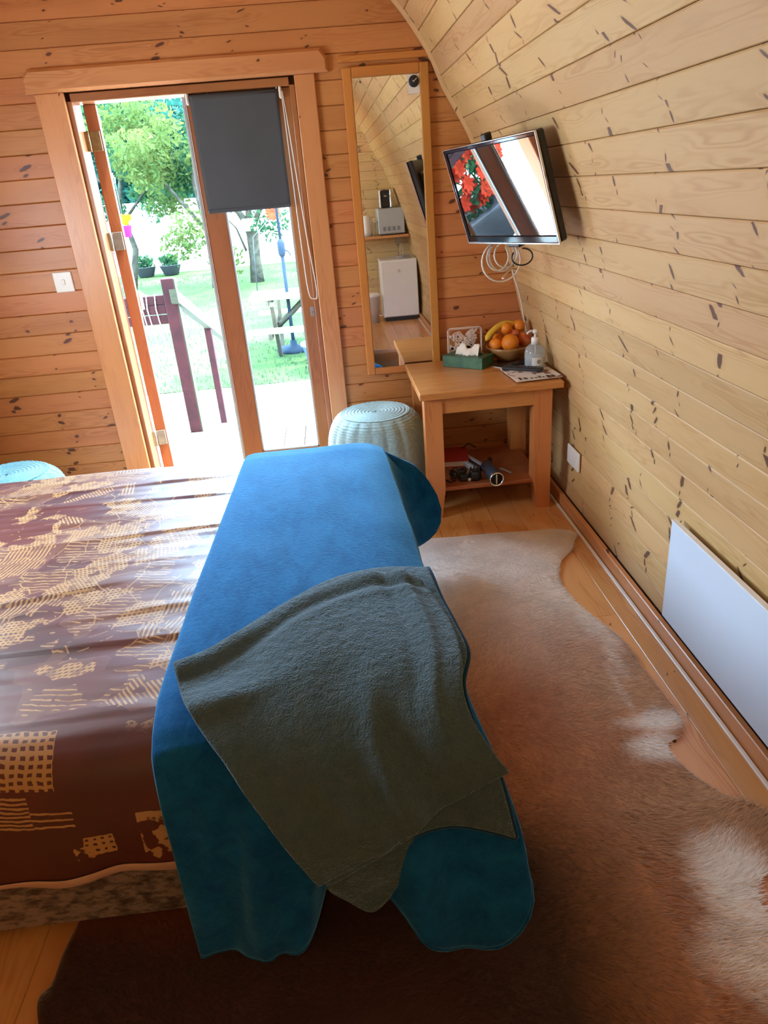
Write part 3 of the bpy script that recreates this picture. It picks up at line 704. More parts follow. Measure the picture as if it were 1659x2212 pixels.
b = MB(); b.box((0, 0, .408), (2.14, 1.62, .235), bev=.05); b.build('mattress', M['white_plastic'], bed)
for x_ in (-1.0, 0, .84):
    for y_ in (-.79, .79):
        b = MB(); b.lathe([(0,0),(.024,0),(.03,.006),(.030,.016),(.02,.022),(.012,.03),(0,.03)], c=(x_, y_, .0), n=20); b.build('foot', M['chrome'], bed)

# bedspread: printed satin, with its own pulled folds and a pale wavy hem
nx, nw = 190, 330
xs = np.linspace(-2.06, .115, nx)
crs = [(2.845,.30),(2.84,.42),(2.825,.515),(2.78,.553),(2.5,.556),(2.0,.556),(1.5,.556),(1.25,.553),(1.175,.535),(1.135,.485),(1.118,.40),(1.112,.31),(1.112,.235)]
cp = spline(crs, 600); cs = np.r_[0, np.cumsum(np.hypot(*np.diff(cp, axis=0).T))]
cs_l = np.linspace(0, cs[-1], nw); cy = np.interp(cs_l, cs, cp[:,0]); cz = np.interp(cs_l, cs, cp[:,1])
X, Y = np.meshgrid(xs, cy); Z = np.tile(cz[:,None], (1, nx)); Wc = np.tile(cs_l[:,None], (1, nx))
top = np.clip((Z-.50)/.04, 0, 1)
for y0, sl, amp, x0, x1, wd in ((1.515,.02,.011,-3,-.2,.05), (2.14,.06,.010,-3,-.2,.05), (2.44,-.03,.008,-3,-.3,.045), (1.80,.26,.009,-3,-.62,.06), (1.70,.10,.007,-3,-.75,.03), (1.93,.05,.005,-3,-.4,.03), (2.29,.04,.006,-3,-.5,.03), (2.60,.02,.006,-3,-.4,.04), (1.235,.03,.0035,-3,-.3,.02), (1.63,.12,.004,-2,-.4,.02)):
    yy = Y-(y0+sl*(X+.8)+.012*vnoise(X*2.3+y0*7, X*0+3.)+.004*vnoise(X*9, X*0+y0*11))
    env_ = np.clip((X-x0)*4, 0, 1)*np.clip((x1-X)*5, 0, 1)*(.65+.35*vnoise(X*3.1, X*0+y0*5))
    Z += top*amp*env_*np.where(yy > 0, np.exp(-(yy/wd)**2), np.exp(-(yy/.006)**2))
Z += top*(.0028*vnoise(X*3, Y*16+3)+.002*vnoise(X*7, Y*34)+.004*vnoise(X*2.2+9, Y*4))
hang = 1-top
Y2 = Y - np.where(Y < 2, 1, -1)*hang*(.006*np.sin(X*7.5)+.005*vnoise(X*6, Z*3))
Zh = np.clip((.40-Z)/.15, 0, 1)*(Y < 2)
Z += Zh*(.022*np.exp(-((X+.585)/.06)**2) - .012*np.exp(-((X+.72)/.05)**2) + .004*np.sin(X*23))
P = np.stack([X, Y2, Z], -1); U = np.stack([X+2.1, Wc], -1)
b = MB(); b.grid(P, U, flip=True); spread = b.build('bedspread', M['satin'])
props(spread, 'brown and gold satin bedspread printed with sketched city buildings', 'bedspread')
sd = spread.modifiers.new('thick', 'SOLIDIFY'); sd.thickness = .003; sd.offset = -1
# hem strip
e = P[-1]; b = MB(); hw = .010+.008*np.clip(vnoise(xs*7, xs*0+2), -.6, 1)
G = np.stack([e+np.c_[xs*0, xs*0-.003, xs*0+.004], e+np.c_[xs*0, xs*0-.006, -hw], e+np.c_[xs*0, xs*0+.004, -hw-.002]]); b.grid(G, flip=True)
b.build('hem', noisy('hem_cloth', (.62,.40,.30), (.55,.34,.25), 9, .8), spread)

# ------------------------------------------------------------------ fleece throws
def fleece(name, c1, c2, sheen_c, sheen=1.0, bs=420, bstr=.5, dist=.0018, nap=9):
    m = mat(name, c1, .9); t = NT(m); b = t.n['Principled BSDF']; tc = t.add('ShaderNodeTexCoord')
    mp = t.add('ShaderNodeMapping'); mp.inputs['Scale'].default_value = (1, .45, 1); mp.inputs['Rotation'].default_value = (0, 0, .5); t.link(tc.outputs['Object'], mp.inputs[0])
    n = t.add('ShaderNodeTexNoise', _Scale=nap, _Detail=6.0, _Roughness=.75, _Distortion=.4); t.link(mp.outputs[0], n.inputs[0])
    t.link(t.mix(t.smooth(n.outputs[0], .25, .8), c1, c2), b.inputs['Base Color'])
    b.inputs['Sheen Weight'].default_value = sheen; b.inputs['Sheen Roughness'].default_value = .38; b.inputs['Sheen Tint'].default_value = (*sheen_c, 1)
    b.inputs['Specular IOR Level'].default_value = .1
    n2 = t.add('ShaderNodeTexNoise', _Scale=bs, _Detail=2.0); t.link(tc.outputs['Object'], n2.inputs[0])
    n3 = t.add('ShaderNodeTexNoise', _Scale=bs/5, _Detail=3.0); t.link(tc.outputs['Object'], n3.inputs[0])
    t.bump(t.math('ADD', n2.outputs[0], t.math('MULTIPLY', n3.outputs[0], 1.6)), bstr, dist, b); return m
M['blue_fleece'] = fleece('blue_fleece', (.0012,.050,.185), (.008,.118,.33), (.25,.66,1.0), 1.0, nap=16)
M['grey_fleece'] = fleece('grey_fleece', (.052,.090,.108), (.074,.115,.132), (.50,.75,1.0), .7, bs=260, bstr=1.0, dist=.0045, nap=30)
M['navy_trim'] = fleece('navy_trim', (.008,.035,.075), (.012,.045,.09), (.3,.5,.8), .4)

NR, NC = 84, 64
ytop = np.concatenate([np.linspace(2.845, 2.72, 8)[:-1], np.linspace(2.72, 1.26, NR-16), np.linspace(1.26, 1.135, 10)[1:]]); NR = len(ytop)
ztop = np.interp(ytop, [1.135,1.16,1.2,1.26,2.7,2.79,2.845], [.545,.562,.572,.578,.578,.57,.545])
xl = np.interp(ytop, [1.13,1.26,1.5,2.0,2.85], [-.465,-.468,-.462,-.455,-.422]); xr_ = np.interp(ytop, [1.13,1.3,1.8,2.4,2.85], [.195,.19,.170,.152,.135])
T = np.zeros((NR, NC, 3))
for i in range(NR):
    f = np.linspace(0, 1, NC)**.8; x = xl[i]+(xr_[i]-xl[i])*f
    z = ztop[i] - .030*np.clip((f-.80)/.20, 0, 1)**2
    z = z + (.0035*vnoise(x*7+3, ytop[i]*5+x*0) + .003*vnoise(x*2.6, ytop[i]*2.1+x*0))
    z[:2] -= (.008, .003)
    T[i] = np.stack([x+.006*vnoise(ytop[i]*3+x*0, x*0+8)*(1-f), x*0+ytop[i], z], -1)
b = MB(); U = np.zeros((NR, NC, 2)); b.grid(T, U)
# perimeter: near row left->right, right column near->far, far row right->left
per = [( (NR-1)*NC+j, T[NR-1, j], j/(NC-1)) for j in range(NC)] + [((NR-1-i)*NC+NC-1, T[NR-1-i, NC-1], 1+i/(NR-1)) for i in range(1, NR)] + [(NC-1-j, T[0, NC-1-j], 2+j/(NC-1)) for j in range(1, NC)]
HEM = [(0,-.447,1.06,.012),(.15,-.36,1.035,.006),(.3,-.265,1.02,.010),(.38,-.205,1.035,.035),(.45,-.165,1.07,.10),(.54,-.11,1.09,.27),(.62,-.055,1.07,.28),(.68,-.024,1.0,.21),(.75,.038,.965,.13),(.82,.094,.957,.070),(.88,.172,.952,.032),(.93,.245,.957,.090),(.97,.284,.966,.18),(1.0,.286,.985,.25),(1.03,.245,1.03,.30),(1.08,.20,1.13,.30),(1.3,.195,1.5,.25),(1.6,.19,2.1,.22),(1.86,.20,2.52,.20),(1.92,.235,2.62,.14),(1.96,.31,2.70,.13),(1.985,.372,2.745,.155),(2.0,.394,2.76,.235),(2.03,.335,2.79,.365),(2.08,.25,2.85,.44),(2.3,.05,2.885,.36),(3.0,-.43,2.885,.30)]
HEM = np.array(HEM); hf = [p[2] for p in per]
HD = spline(HEM, 900); HD[:,0] = np.maximum.accumulate(HD[:,0]); hem = np.stack([np.interp(hf, HD[:,0], HD[:,k]) for k in (1,2,3)], -1)
for _ in range(3): hem[1:-1] = (hem[:-2]+2*hem[1:-1]+hem[2:])/4
MT = 26; base_i = [p[0] for p in per]; top_p = np.array([p[1] for p in per]); prev = base_i
rings = []
outn = np.zeros((len(per), 2))
for k, fv in enumerate(hf):
    a = np.interp(fv, [0,.9,1.0,1.1,1.9,2.0,2.1,3], [-PI/2,-PI/2,-PI/4,0,0,PI/4,PI/2,PI/2]); outn[k] = (math.cos(a), math.sin(a))
for m_ in range(1, MT+1):
    t_ = m_/MT; bul = np.interp(hf, [0,.97,1.06,2.06,2.2,3], [1,1,.35,.3,1,1])[:, None]; P1 = top_p+np.c_[outn*.035*bul, np.full(len(per), -.004)]
    P2 = np.c_[top_p[:, :2]*.35+hem[:, :2]*.65+outn*.022*bul, top_p[:, 2]*.45+hem[:, 2]*.55]
    st_ = np.interp(hf, [0,1.90,1.96,2.06,2.15,3], [0,0,1,1,0,0])[:, None]; P1 = P1*(1-st_)+(top_p*.67+hem*.33)*st_; P2 = P2*(1-st_)+(top_p*.33+hem*.67)*st_
    R_ = (1-t_)**3*top_p + 3*(1-t_)**2*t_*P1 + 3*(1-t_)*t_*t_*P2 + t_**3*hem
    s_ = np.array(hf); amp = .012*t_*np.sin(s_*34+2*vnoise(s_*5, s_*0+t_*2)) * np.where(s_ < 1, 1, .6)
    amp += .008*vnoise(s_*22, s_*0+t_*5)*t_**.5
    R_[:, :2] += outn*amp[:, None]; R_[:, 2] = np.maximum(R_[:, 2], .010)
    rings.append(R_)
for R_ in rings:
    base = len(b.v); b.v += [tuple(p) for p in R_]
    cur = [base+k for k in range(len(per))]
    for k in range(len(per)-1): b.quad([prev[k], cur[k], cur[k+1], prev[k+1]], [(0,0)]*4, True)
    prev = cur
me = b.mesh('blue_throw'); bm = bmesh.new(); bm.from_mesh(me); bmesh.ops.remove_doubles(bm, verts=bm.verts, dist=1e-6); bmesh.ops.recalc_face_normals(bm, faces=bm.faces)
if sum(f.normal.z*f.calc_area() for f in bm.faces) < 0: bmesh.ops.reverse_faces(bm, faces=bm.faces)
bm.to_mesh(me); bm.free()
throw = link('blue_throw', me, None, M['blue_fleece']); props(throw, 'bright blue fleece throw laid across the foot end of the bed, reaching the rug', 'blanket')
sd = throw.modifiers.new('thick', 'SOLIDIFY'); sd.thickness = .007; sd.offset = 1
sb = throw.modifiers.new('soft', 'SUBSURF'); sb.levels = sb.render_levels = 1
# hem binding round the hanging edge
b = MB(); hp = rings[-1]; b.tube([tuple(p) for p in hp], .0055, 8); b.build('binding', M['blue_fleece'], throw)

MAIN = [[(-0.439, 1.312, 0.601), (-0.357, 1.365, 0.6), (-0.273, 1.435, 0.6), (-0.182, 1.511, 0.6), (-0.08, 1.58, 0.6), (0.034, 1.61, 0.6), (0.146, 1.566, 0.6)], [(-0.399, 1.199, 0.59), (-0.314, 1.239, 0.597), (-0.231, 1.297, 0.6), (-0.141, 1.364, 0.6), (-0.042, 1.429, 0.6), (0.068, 1.465, 0.6), (0.177, 1.445, 0.6)], [(-0.352, 1.127, 0.564), (-0.269, 1.156, 0.577), (-0.186, 1.196, 0.589), (-0.1, 1.245, 0.597), (-0.006, 1.298, 0.6), (0.096, 1.335, 0.6), (0.197, 1.331, 0.6)], [(-0.306, 1.077, 0.528), (-0.227, 1.098, 0.545), (-0.148, 1.126, 0.563), (-0.068, 1.159, 0.578), (0.017, 1.196, 0.589), (0.107, 1.224, 0.595), (0.198, 1.229, 0.595)], [(-0.268, 1.037, 0.482), (-0.195, 1.052, 0.503), (-0.123, 1.073, 0.524), (-0.05, 1.096, 0.544), (0.025, 1.122, 0.561), (0.104, 1.143, 0.572), (0.185, 1.153, 0.576)], [(-0.23, 1.007, 0.428), (-0.161, 1.019, 0.452), (-0.092, 1.034, 0.477), (-0.023, 1.05, 0.5), (0.047, 1.07, 0.521), (0.12, 1.087, 0.537), (0.194, 1.099, 0.546)], [(-0.189, 0.988, 0.367), (-0.121, 0.995, 0.396), (-0.054, 1.005, 0.424), (0.013, 1.018, 0.45), (0.08, 1.032, 0.475), (0.149, 1.047, 0.496), (0.219, 1.06, 0.512)], [(-0.147, 0.975, 0.299), (-0.079, 0.98, 0.331), (-0.013, 0.987, 0.362), (0.053, 0.994, 0.393), (0.118, 1.005, 0.423), (0.184, 1.017, 0.449), (0.251, 1.031, 0.472)]]
UNDER = [[(-0.439, 1.336, 0.578), (-0.355, 1.403, 0.578), (-0.27, 1.491, 0.578), (-0.175, 1.586, 0.578), (-0.066, 1.671, 0.578), (0.059, 1.697, 0.578), (0.184, 1.673, 0.578)], [(-0.404, 1.239, 0.573), (-0.32, 1.292, 0.578), (-0.236, 1.369, 0.578), (-0.145, 1.453, 0.578), (-0.039, 1.524, 0.578), (0.08, 1.544, 0.578), (0.196, 1.521, 0.578)], [(-0.369, 1.172, 0.554), (-0.284, 1.212, 0.566), (-0.2, 1.268, 0.576), (-0.111, 1.34, 0.578), (-0.009, 1.401, 0.578), (0.102, 1.415, 0.578), (0.211, 1.394, 0.578)], [(-0.328, 1.125, 0.53), (-0.245, 1.156, 0.547), (-0.163, 1.199, 0.563), (-0.077, 1.251, 0.575), (0.018, 1.298, 0.578), (0.121, 1.306, 0.578), (0.22, 1.286, 0.577)], [(-0.293, 1.086, 0.499), (-0.217, 1.11, 0.519), (-0.143, 1.142, 0.541), (-0.066, 1.181, 0.557), (0.018, 1.211, 0.566), (0.106, 1.214, 0.567), (0.192, 1.196, 0.562)], [(-0.263, 1.055, 0.46), (-0.19, 1.072, 0.484), (-0.119, 1.097, 0.508), (-0.046, 1.125, 0.53), (0.033, 1.145, 0.542), (0.115, 1.144, 0.542), (0.194, 1.129, 0.533)], [(-0.232, 1.03, 0.417), (-0.16, 1.044, 0.443), (-0.09, 1.062, 0.471), (-0.018, 1.084, 0.496), (0.059, 1.097, 0.509), (0.138, 1.094, 0.506), (0.213, 1.082, 0.494)], [(-0.2, 1.012, 0.37), (-0.128, 1.022, 0.398), (-0.059, 1.036, 0.428), (0.011, 1.052, 0.456), (0.086, 1.061, 0.469), (0.163, 1.057, 0.463), (0.236, 1.046, 0.446)], [(-0.166, 0.999, 0.316), (-0.097, 1.005, 0.347), (-0.031, 1.015, 0.379), (0.035, 1.026, 0.408), (0.107, 1.031, 0.42), (0.179, 1.027, 0.41), (0.248, 1.017, 0.388)], [(-0.13, 0.99, 0.259), (-0.066, 0.994, 0.289), (-0.003, 1.0, 0.322), (0.059, 1.007, 0.354), (0.127, 1.01, 0.363), (0.195, 1.006, 0.347), (0.26, 0.999, 0.316)]]
FLAP = [[(-0.148, 1.002, 0.291), (-0.099, 1.007, 0.315), (-0.05, 1.012, 0.339), (-0.001, 1.017, 0.359), (0.052, 1.017, 0.359)], [(-0.145, 1.0, 0.276), (-0.097, 1.002, 0.287), (-0.05, 1.004, 0.298), (-0.0, 1.006, 0.31), (0.052, 1.007, 0.314)], [(-0.142, 0.998, 0.262), (-0.099, 0.997, 0.259), (-0.055, 0.997, 0.257), (-0.009, 0.998, 0.26), (0.038, 0.999, 0.268)], [(-0.136, 0.996, 0.249), (-0.102, 0.994, 0.232), (-0.067, 0.993, 0.218), (-0.027, 0.993, 0.214), (0.011, 0.994, 0.229)], [(-0.13, 0.994, 0.235), (-0.105, 0.992, 0.205), (-0.079, 0.99, 0.177), (-0.047, 0.989, 0.166), (-0.017, 0.991, 0.188)]]
def sheet(net, m, n, seed, amp, up=1.0):
    S_ = surf(net, m, n); du = np.gradient(S_, axis=1); dv = np.gradient(S_, axis=0)
    N_ = np.cross(dv, du); N_ /= np.linalg.norm(N_, axis=-1, keepdims=True)+1e-9
    if N_[..., 2].mean() < 0: N_ = -N_
    uu, vv = np.meshgrid(np.linspace(0, 1, n), np.linspace(0, 1, m))
    h = amp*(vnoise(uu*3.2+seed, vv*3.6+seed*2)*.9 + vnoise(uu*7+seed, vv*6)*.35)
    return S_, N_, h, uu, vv
S_, N_, h, uu, vv = sheet(MAIN, 74, 74, 3.3, .012)
# soft hollow and ridges running from the pulled corner, slack valleys lower down
h += .016*np.exp(-((vv-.20-.10*uu)/.045)**2)*np.exp(-((uu-.10)/.22)**2) - .012*np.exp(-((vv-.10)/.035)**2)*np.exp(-((uu-.15)/.2)**2)
h += .014*np.exp(-((uu-.60+.18*(vv-.5))/.05)**2)*np.clip((vv-.30)*2.2, 0, 1) - .014*np.exp(-((uu-.74+.18*(vv-.5))/.07)**2)*np.clip((vv-.35)*2, 0, 1)
h += .010*np.exp(-((uu-.36)/.07)**2)*np.clip((vv-.5)*2, 0, 1) - .005*np.exp(-(((uu-.62)/.022)**2+((vv-.20)/.018)**2))
h += .009*np.exp(-((uu-.93+.10*vv)/.022)**2)*np.clip(1.1-vv, 0, 1) - .008*np.exp(-((uu-.86+.12*vv)/.03)**2)*np.clip(1.0-vv, 0, 1) + .006*np.exp(-((vv-.09)/.02)**2)*np.clip(uu*1.5, 0, 1) - .007*np.exp(-((vv-.065)/.015)**2)
h += .014 + .012*np.exp(-((vv-.02)/.03)**2)
b = MB(); b.grid(S_+N_*h[..., None])
S2, N2, h2_, uu, vv = sheet(UNDER, 74, 60, 8.1, .007)
h2_ += .010*np.exp(-((vv-.03)/.05)**2) + .004
b.grid(S2+N2*h2_[..., None])
S3, N3, h3_, uu, vv = sheet(FLAP, 26, 26, 5.7, .005); b.grid(S3+N3*(h3_[..., None]-.004))
me = b.mesh('grey_throw'); bm = bmesh.new(); bm.from_mesh(me); bm.normal_update()
for f in bm.faces:
    pass
bm.to_mesh(me); bm.free()
gthrow = link('grey_throw', me, None, M['grey_fleece']); props(gthrow, 'grey-green fleece throw folded and heaped over the blue one at the bed corner', 'blanket')
sd = gthrow.modifiers.new('thick', 'SOLIDIFY'); sd.thickness = .011; sd.offset = 0
sb = gthrow.modifiers.new('soft', 'SUBSURF'); sb.levels = sb.render_levels = 1
b = MB(); E2 = S2+N2*(h2_[..., None]-.004)
b.tube([tuple(p) for p in E2[:, -1]], .007, 8); b.tube([tuple(p) for p in E2[-1, 28:]], .007, 8); b.build('binding', M['navy_trim'], gthrow)

# ------------------------------------------------------------------ cowhide rug
RUG = [(0.0,2.85),(.15,2.92),(.29,2.94),(.451,2.927),(.627,2.921),(.80,2.918),(.934,2.903),(1.008,2.835),(.975,2.76),(.946,2.699),(.871,2.609),(.83,2.516),(.814,2.435),(.823,2.297),(.871,2.126),(.902,2.003),(.91,1.842),(.919,1.721),(.925,1.60),(.892,1.536),(.837,1.503),(.832,1.452),(.857,1.379),(.898,1.308),(.975,1.245),(.99,1.16),(.93,1.10),(.885,1.072),(.84,1.042),(.824,.969),(.86,.88),(.9,.78),(.85,.6),(.7,.45),(.3,.35),(-.2,.4),(-.55,.6),(-.774,.948),(-.77,1.03),(-.763,1.141),(-.70,1.4),(-.5,1.9),(-.4,2.5)]
RP = spline(RUG+[RUG[0]], 340)[:-1]; RP[:,0] = np.minimum(RP[:,0], 1.012)
def inside(x, y):
    c = np.zeros(x.shape, bool); px, py = RP[:,0], RP[:,1]; j = len(px)-1
    for i in range(len(px)):
        k = ((py[i] > y) != (py[j] > y)); c ^= k & (x < (px[j]-px[i])*(y-py[i])/(py[j]-py[i]+1e-12)+px[i]); j = i
    return c
WH = [(.80,2.42,.085,.17,.9),(.84,2.20,.055,.16,.75),(.845,1.60,.09,.045,.85),(.80,1.50,.07,.05,.9),(.80,1.05,.11,.14,1.),(.76,.90,.13,.10,.85),(.45,2.66,.40,.15,.50),(.75,2.78,.30,.13,.42),(.36,2.5,.2,.12,.35),(.835,1.93,.02,.12,.5),(.79,1.76,.012,.13,.45),(.86,2.02,.03,.06,.5),(.62,2.30,.14,.10,.25)]
def rug_col(x, y):
    n = vnoise(x*14, y*14)*.5+vnoise(x*37, y*33)*.3+.35*vnoise(x*80, y*75); n2 = vnoise(x*4+5, y*4)
    k = np.clip(.22+.35*n2 + (x-.25)*1.15*(1-np.clip((1.15-y)*1.6, 0, 1)*.8), 0, 1)[..., None]
    dark = np.array((.40,.085,.022)); tan = np.array((.54,.31,.165)); c = dark*(1-k)+tan*k
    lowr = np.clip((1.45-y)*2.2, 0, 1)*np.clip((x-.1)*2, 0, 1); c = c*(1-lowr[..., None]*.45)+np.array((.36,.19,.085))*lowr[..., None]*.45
    spine_shade = (np.clip((1.36-y+.10*n2)*4.5, 0, 1)*np.clip((.58-x+.12*n2)*3.2, 0, 1))[..., None]; c = c*(1-spine_shade*.95)+np.array((.030,.011,.004))*spine_shade*.95  # dark hide by the bed, with the bed's shade also painted in
    w = np.zeros(x.shape)
    for cx, cy_, rx, ry, s in WH:
        q = ((x-cx)/rx)**2+((y-cy_)/ry)**2; w = np.maximum(w, s*np.clip(1.25-q*(.75+.3*n)-.25*n, 0, 1))
    w = np.clip(w*(1+.25*n), 0, 1)[..., None]
    c = c*(1-w)+np.array((.92,.86,.81))*w
    far = np.clip((y-1.75+.12*n2)*1.5, 0, 1)[..., None]; c = c*(1-far*.85)+np.array((.78,.66,.58))*far*.85  # far end paler hide, lifted further to paint in the door's light
    return np.clip(c*(1+.16*n[..., None]), 0.01, .95)
def rug_z(x, y): return .006+.0045*(vnoise(x*5, y*5)+1)
bm = bmesh.new(); vs = [bm.verts.new((p[0], p[1], 0)) for p in RP]; bm.faces.new(vs)
for ax, lo, hi in ((0, -.8, 1.0), (1, .35, 2.95)):
    q = lo
    while q < hi:
        n_ = Vector((1,0,0)) if ax == 0 else Vector((0,1,0)); co = n_*q
        bmesh.ops.bisect_plane(bm, geom=list(bm.verts)+list(bm.edges)+list(bm.faces), plane_co=co, plane_no=n_); q += .045
if sum(f.normal.z for f in bm.faces) < 0: bmesh.ops.reverse_faces(bm, faces=bm.faces)
me = bpy.data.meshes.new('cowhide_rug'); bm.to_mesh(me); bm.free()
co = np.zeros(len(me.vertices)*3, np.float32); me.vertices.foreach_get('co', co); co = co.reshape(-1, 3).astype(float)
co[:, 2] = rug_z(co[:,0], co[:,1]); me.vertices.foreach_set('co', co.astype(np.float32).ravel())
def colattr(me, c):
    a = me.color_attributes.new('hide', 'FLOAT_COLOR', 'POINT'); a.data.foreach_set('color', np.c_[c, np.ones(len(c))].astype(np.float32).ravel())
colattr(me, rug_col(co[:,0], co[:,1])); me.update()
def hide_mat(name, rough, hair=False):
    m = mat(name, (.5,.3,.15), rough); t = NT(m); b = t.n['Principled BSDF']; a = t.add('ShaderNodeAttribute', attribute_name='hide')
    t.link(a.outputs['Color'], b.inputs['Base Color']); b.inputs['Specular IOR Level'].default_value = .35
    b.inputs['Sheen Weight'].default_value = .5; b.inputs['Sheen Roughness'].default_value = .4
    return m
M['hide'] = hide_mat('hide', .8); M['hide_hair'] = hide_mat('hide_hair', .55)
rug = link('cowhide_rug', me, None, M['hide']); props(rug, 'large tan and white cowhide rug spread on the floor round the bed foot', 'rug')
sd = rug.modifiers.new('thick', 'SOLIDIFY'); sd.thickness = .0035; sd.offset = -1
for p in me.polygons: p.use_smooth = True
NH = 230000
hx = RNG.uniform(-.8, 1.02, NH); hy = RNG.uniform(.55, 2.95, NH); ok = inside(hx, hy) & ~((hx < .10) & (hy > 1.20)) & ~((hx < -.05) & (hy < .8))
hx, hy = hx[ok], hy[ok]; nh = len(hx)
ang_h = -.35 + .9*vnoise(hx*2.2, hy*2.0) + .5*vnoise(hx*6, hy*6) + .25*RNG.normal(size=nh) - 1.1*np.clip((hy-2.2), 0, 1)
ln = (.010+.007*RNG.random(nh))*(1+.7*((hx > .6) & (hy < 1.3))); dx, dy = np.cos(ang_h), np.sin(ang_h)
wd = .00055+.0003*RNG.random(nh); z0 = rug_z(hx, hy); lift = .22+.25*RNG.random(nh)
Pm = np.zeros((nh, 5, 3))
for q, (f, s_, ww) in enumerate(((0, -1, 1), (0, 1, 1), (.55, -1, .8), (.55, 1, .8), (1, 0, 0))):
    Pm[:, q, 0] = hx+dx*ln*f-dy*wd*s_*ww; Pm[:, q, 1] = hy+dy*ln*f+dx*wd*s_*ww
    Pm[:, q, 2] = z0-.0006 + ln*lift*(f*1.6-f*f*.8)
tri = np.array([[0,1,3],[0,3,2],[2,3,4]]); F = (np.arange(nh)[:, None, None]*5+tri[None]).reshape(-1, 3)
me = bpy.data.meshes.new('hair'); me.vertices.add(nh*5); me.vertices.foreach_set('co', Pm.astype(np.float32).ravel())
me.loops.add(len(F)*3); me.loops.foreach_set('vertex_index', F.astype(np.int32).ravel()); me.polygons.add(len(F)); me.polygons.foreach_set('loop_start', np.arange(0, len(F)*3, 3, dtype=np.int32))
me.update(calc_edges=True)
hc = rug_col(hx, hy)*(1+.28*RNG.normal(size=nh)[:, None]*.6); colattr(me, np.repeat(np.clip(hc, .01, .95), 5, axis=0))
props(link('hair', me, rug, M['hide_hair']), kind='stuff')

# ------------------------------------------------------------------ crocheted poufs
def pouf(name, label, loc, r0, h, c1, c2):
    t = thing(name, label, 'pouf', loc, 0, 'crocheted poufs')
    prof = spline([(.0,.004),(.60,.004),(.80,.02),(.93,.18),(1.0,.42),(.995,.56),(.95,.74),(.87,.88),(.77,.955),(.66,.99),(.5,1.0),(.3,1.0),(.02,.99)], 210)
    pr = [(max(p[0], .002)*r0, p[1]*h) for p in prof]
    def fn(r, z, a):
        k = z/h; pl = np.clip((k-.52)/.25, 0, 1)*np.clip((r/r0-.62)/.12, 0, 1)
        rr = r*(1+.05*pl*(abs(math.cos(a*10))**.5-.6))
        row = math.sin(z*2*PI/.0125) if k < .97 else 0
        rr += .0016*row*(1 if k < .97 else 0)
        zz = z + (.0022*math.sin(r*2*PI/.018) if k > .975 else 0) + .0008*math.sin(a*90)
        return rr, zz
    m = noisy(name+'_yarn', c1, c2, 60, .85, 1.0, .003, 240, Sheen_Weight=.5)
    b = MB(); b.lathe(pr, n=132, fn=fn); b.build('cover', m, t)
    b = MB(); b.tube([(.665*r0*math.cos(a), .665*r0*math.sin(a), h*.992+.0012*math.cos(a*40)) for a in np.linspace(0, 2*PI, 132, endpoint=False)], .0035, 7, closed=True); b.build('edging', m, t)
    return t
pouf('crocheted_pouf', 'pale blue-grey crocheted pouf between the glazed door and the side table', (.155, 3.47, 0), .262, .50, (.26,.40,.40), (.36,.50,.49))
pouf('crocheted_pouf', 'teal crocheted pouf mostly hidden behind the far left of the bed', (-1.60, 3.18, 0), .262, .455, (.12,.36,.42), (.18,.46,.50))

# ------------------------------------------------------------------ side table
t = thing('side_table', 'oak side table with a lower shelf in the front right corner', 'table', (.69, 3.445, 0))
TX0, TX1, TY0, TY1, TZ = .352, 1.03, 3.135, 3.765, .655
cx_, cy0 = .69, 3.445
b = MB(); b.box((0, (TY0+TY1)/2-cy0, TZ-.016), (TX1-TX0, TY1-TY0, .032), bev=.003); b.build('table_top', M['oak'], t)
for sx in (-1, 1):
    for sy in (-1, 1):
        x0 = (.373 if sx < 0 else .985) - cx_; y0 = (3.14+.03 if sy < 0 else 3.72) - cy0
        xc = x0 - sx*.0425 if sx > 0 else x0+.0425; yc = y0+.0425 if sy < 0 else y0-.0425
        b = MB(); w_ = .0425
        P8 = [(xc-w_, yc-w_), (xc+w_, yc-w_), (xc+w_, yc+w_), (xc-w_, yc+w_)]
        b.v = [(p[0], p[1], z) for z in (.622, .15) for p in P8]
        xin = xc-sx*w_; tp = .022
        P9 = [((p[0]-0 if abs(p[0]-xin) > .01 else p[0]+sx*tp), p[1]) for p in P8]
        b.v += [(p[0], p[1], .0) for p in P9]
        for lv in (0, 4):
            for k in range(4):
                k2 = (k+1) % 4; b.quad([lv+k, lv+4+k, lv+4+k2, lv+k2], [(b.v[lv+k][2], k*.09), (b.v[lv+4+k][2], k*.09), (b.v[lv+4+k2][2], k*.09+.085), (b.v[lv+k2][2], k*.09+.085)])
        b.quad([3,2,1,0][::-1], [(0,0)]*4); b.quad([8,9,10,11][::-1], [(0,0)]*4)
        b.build('leg', M['oak'], t)
for c, d in (((0, 3.19-cy0, .580), (.44+.09, .022, .080)), ((0, 3.70-cy0, .580), (.53, .022, .080)), ((-.275, 0, .580), (.022, .47, .080)), ((.252, 0, .580), (.022, .47, .080))):
    b = MB(); b.box(c, d, bev=.002); b.build('apron', M['oak'], t)
b = MB(); b.box((-.011, 0, .143), (.60-.05, .50, .020), bev=.003); b.build('shelf', M['cherry'], t)

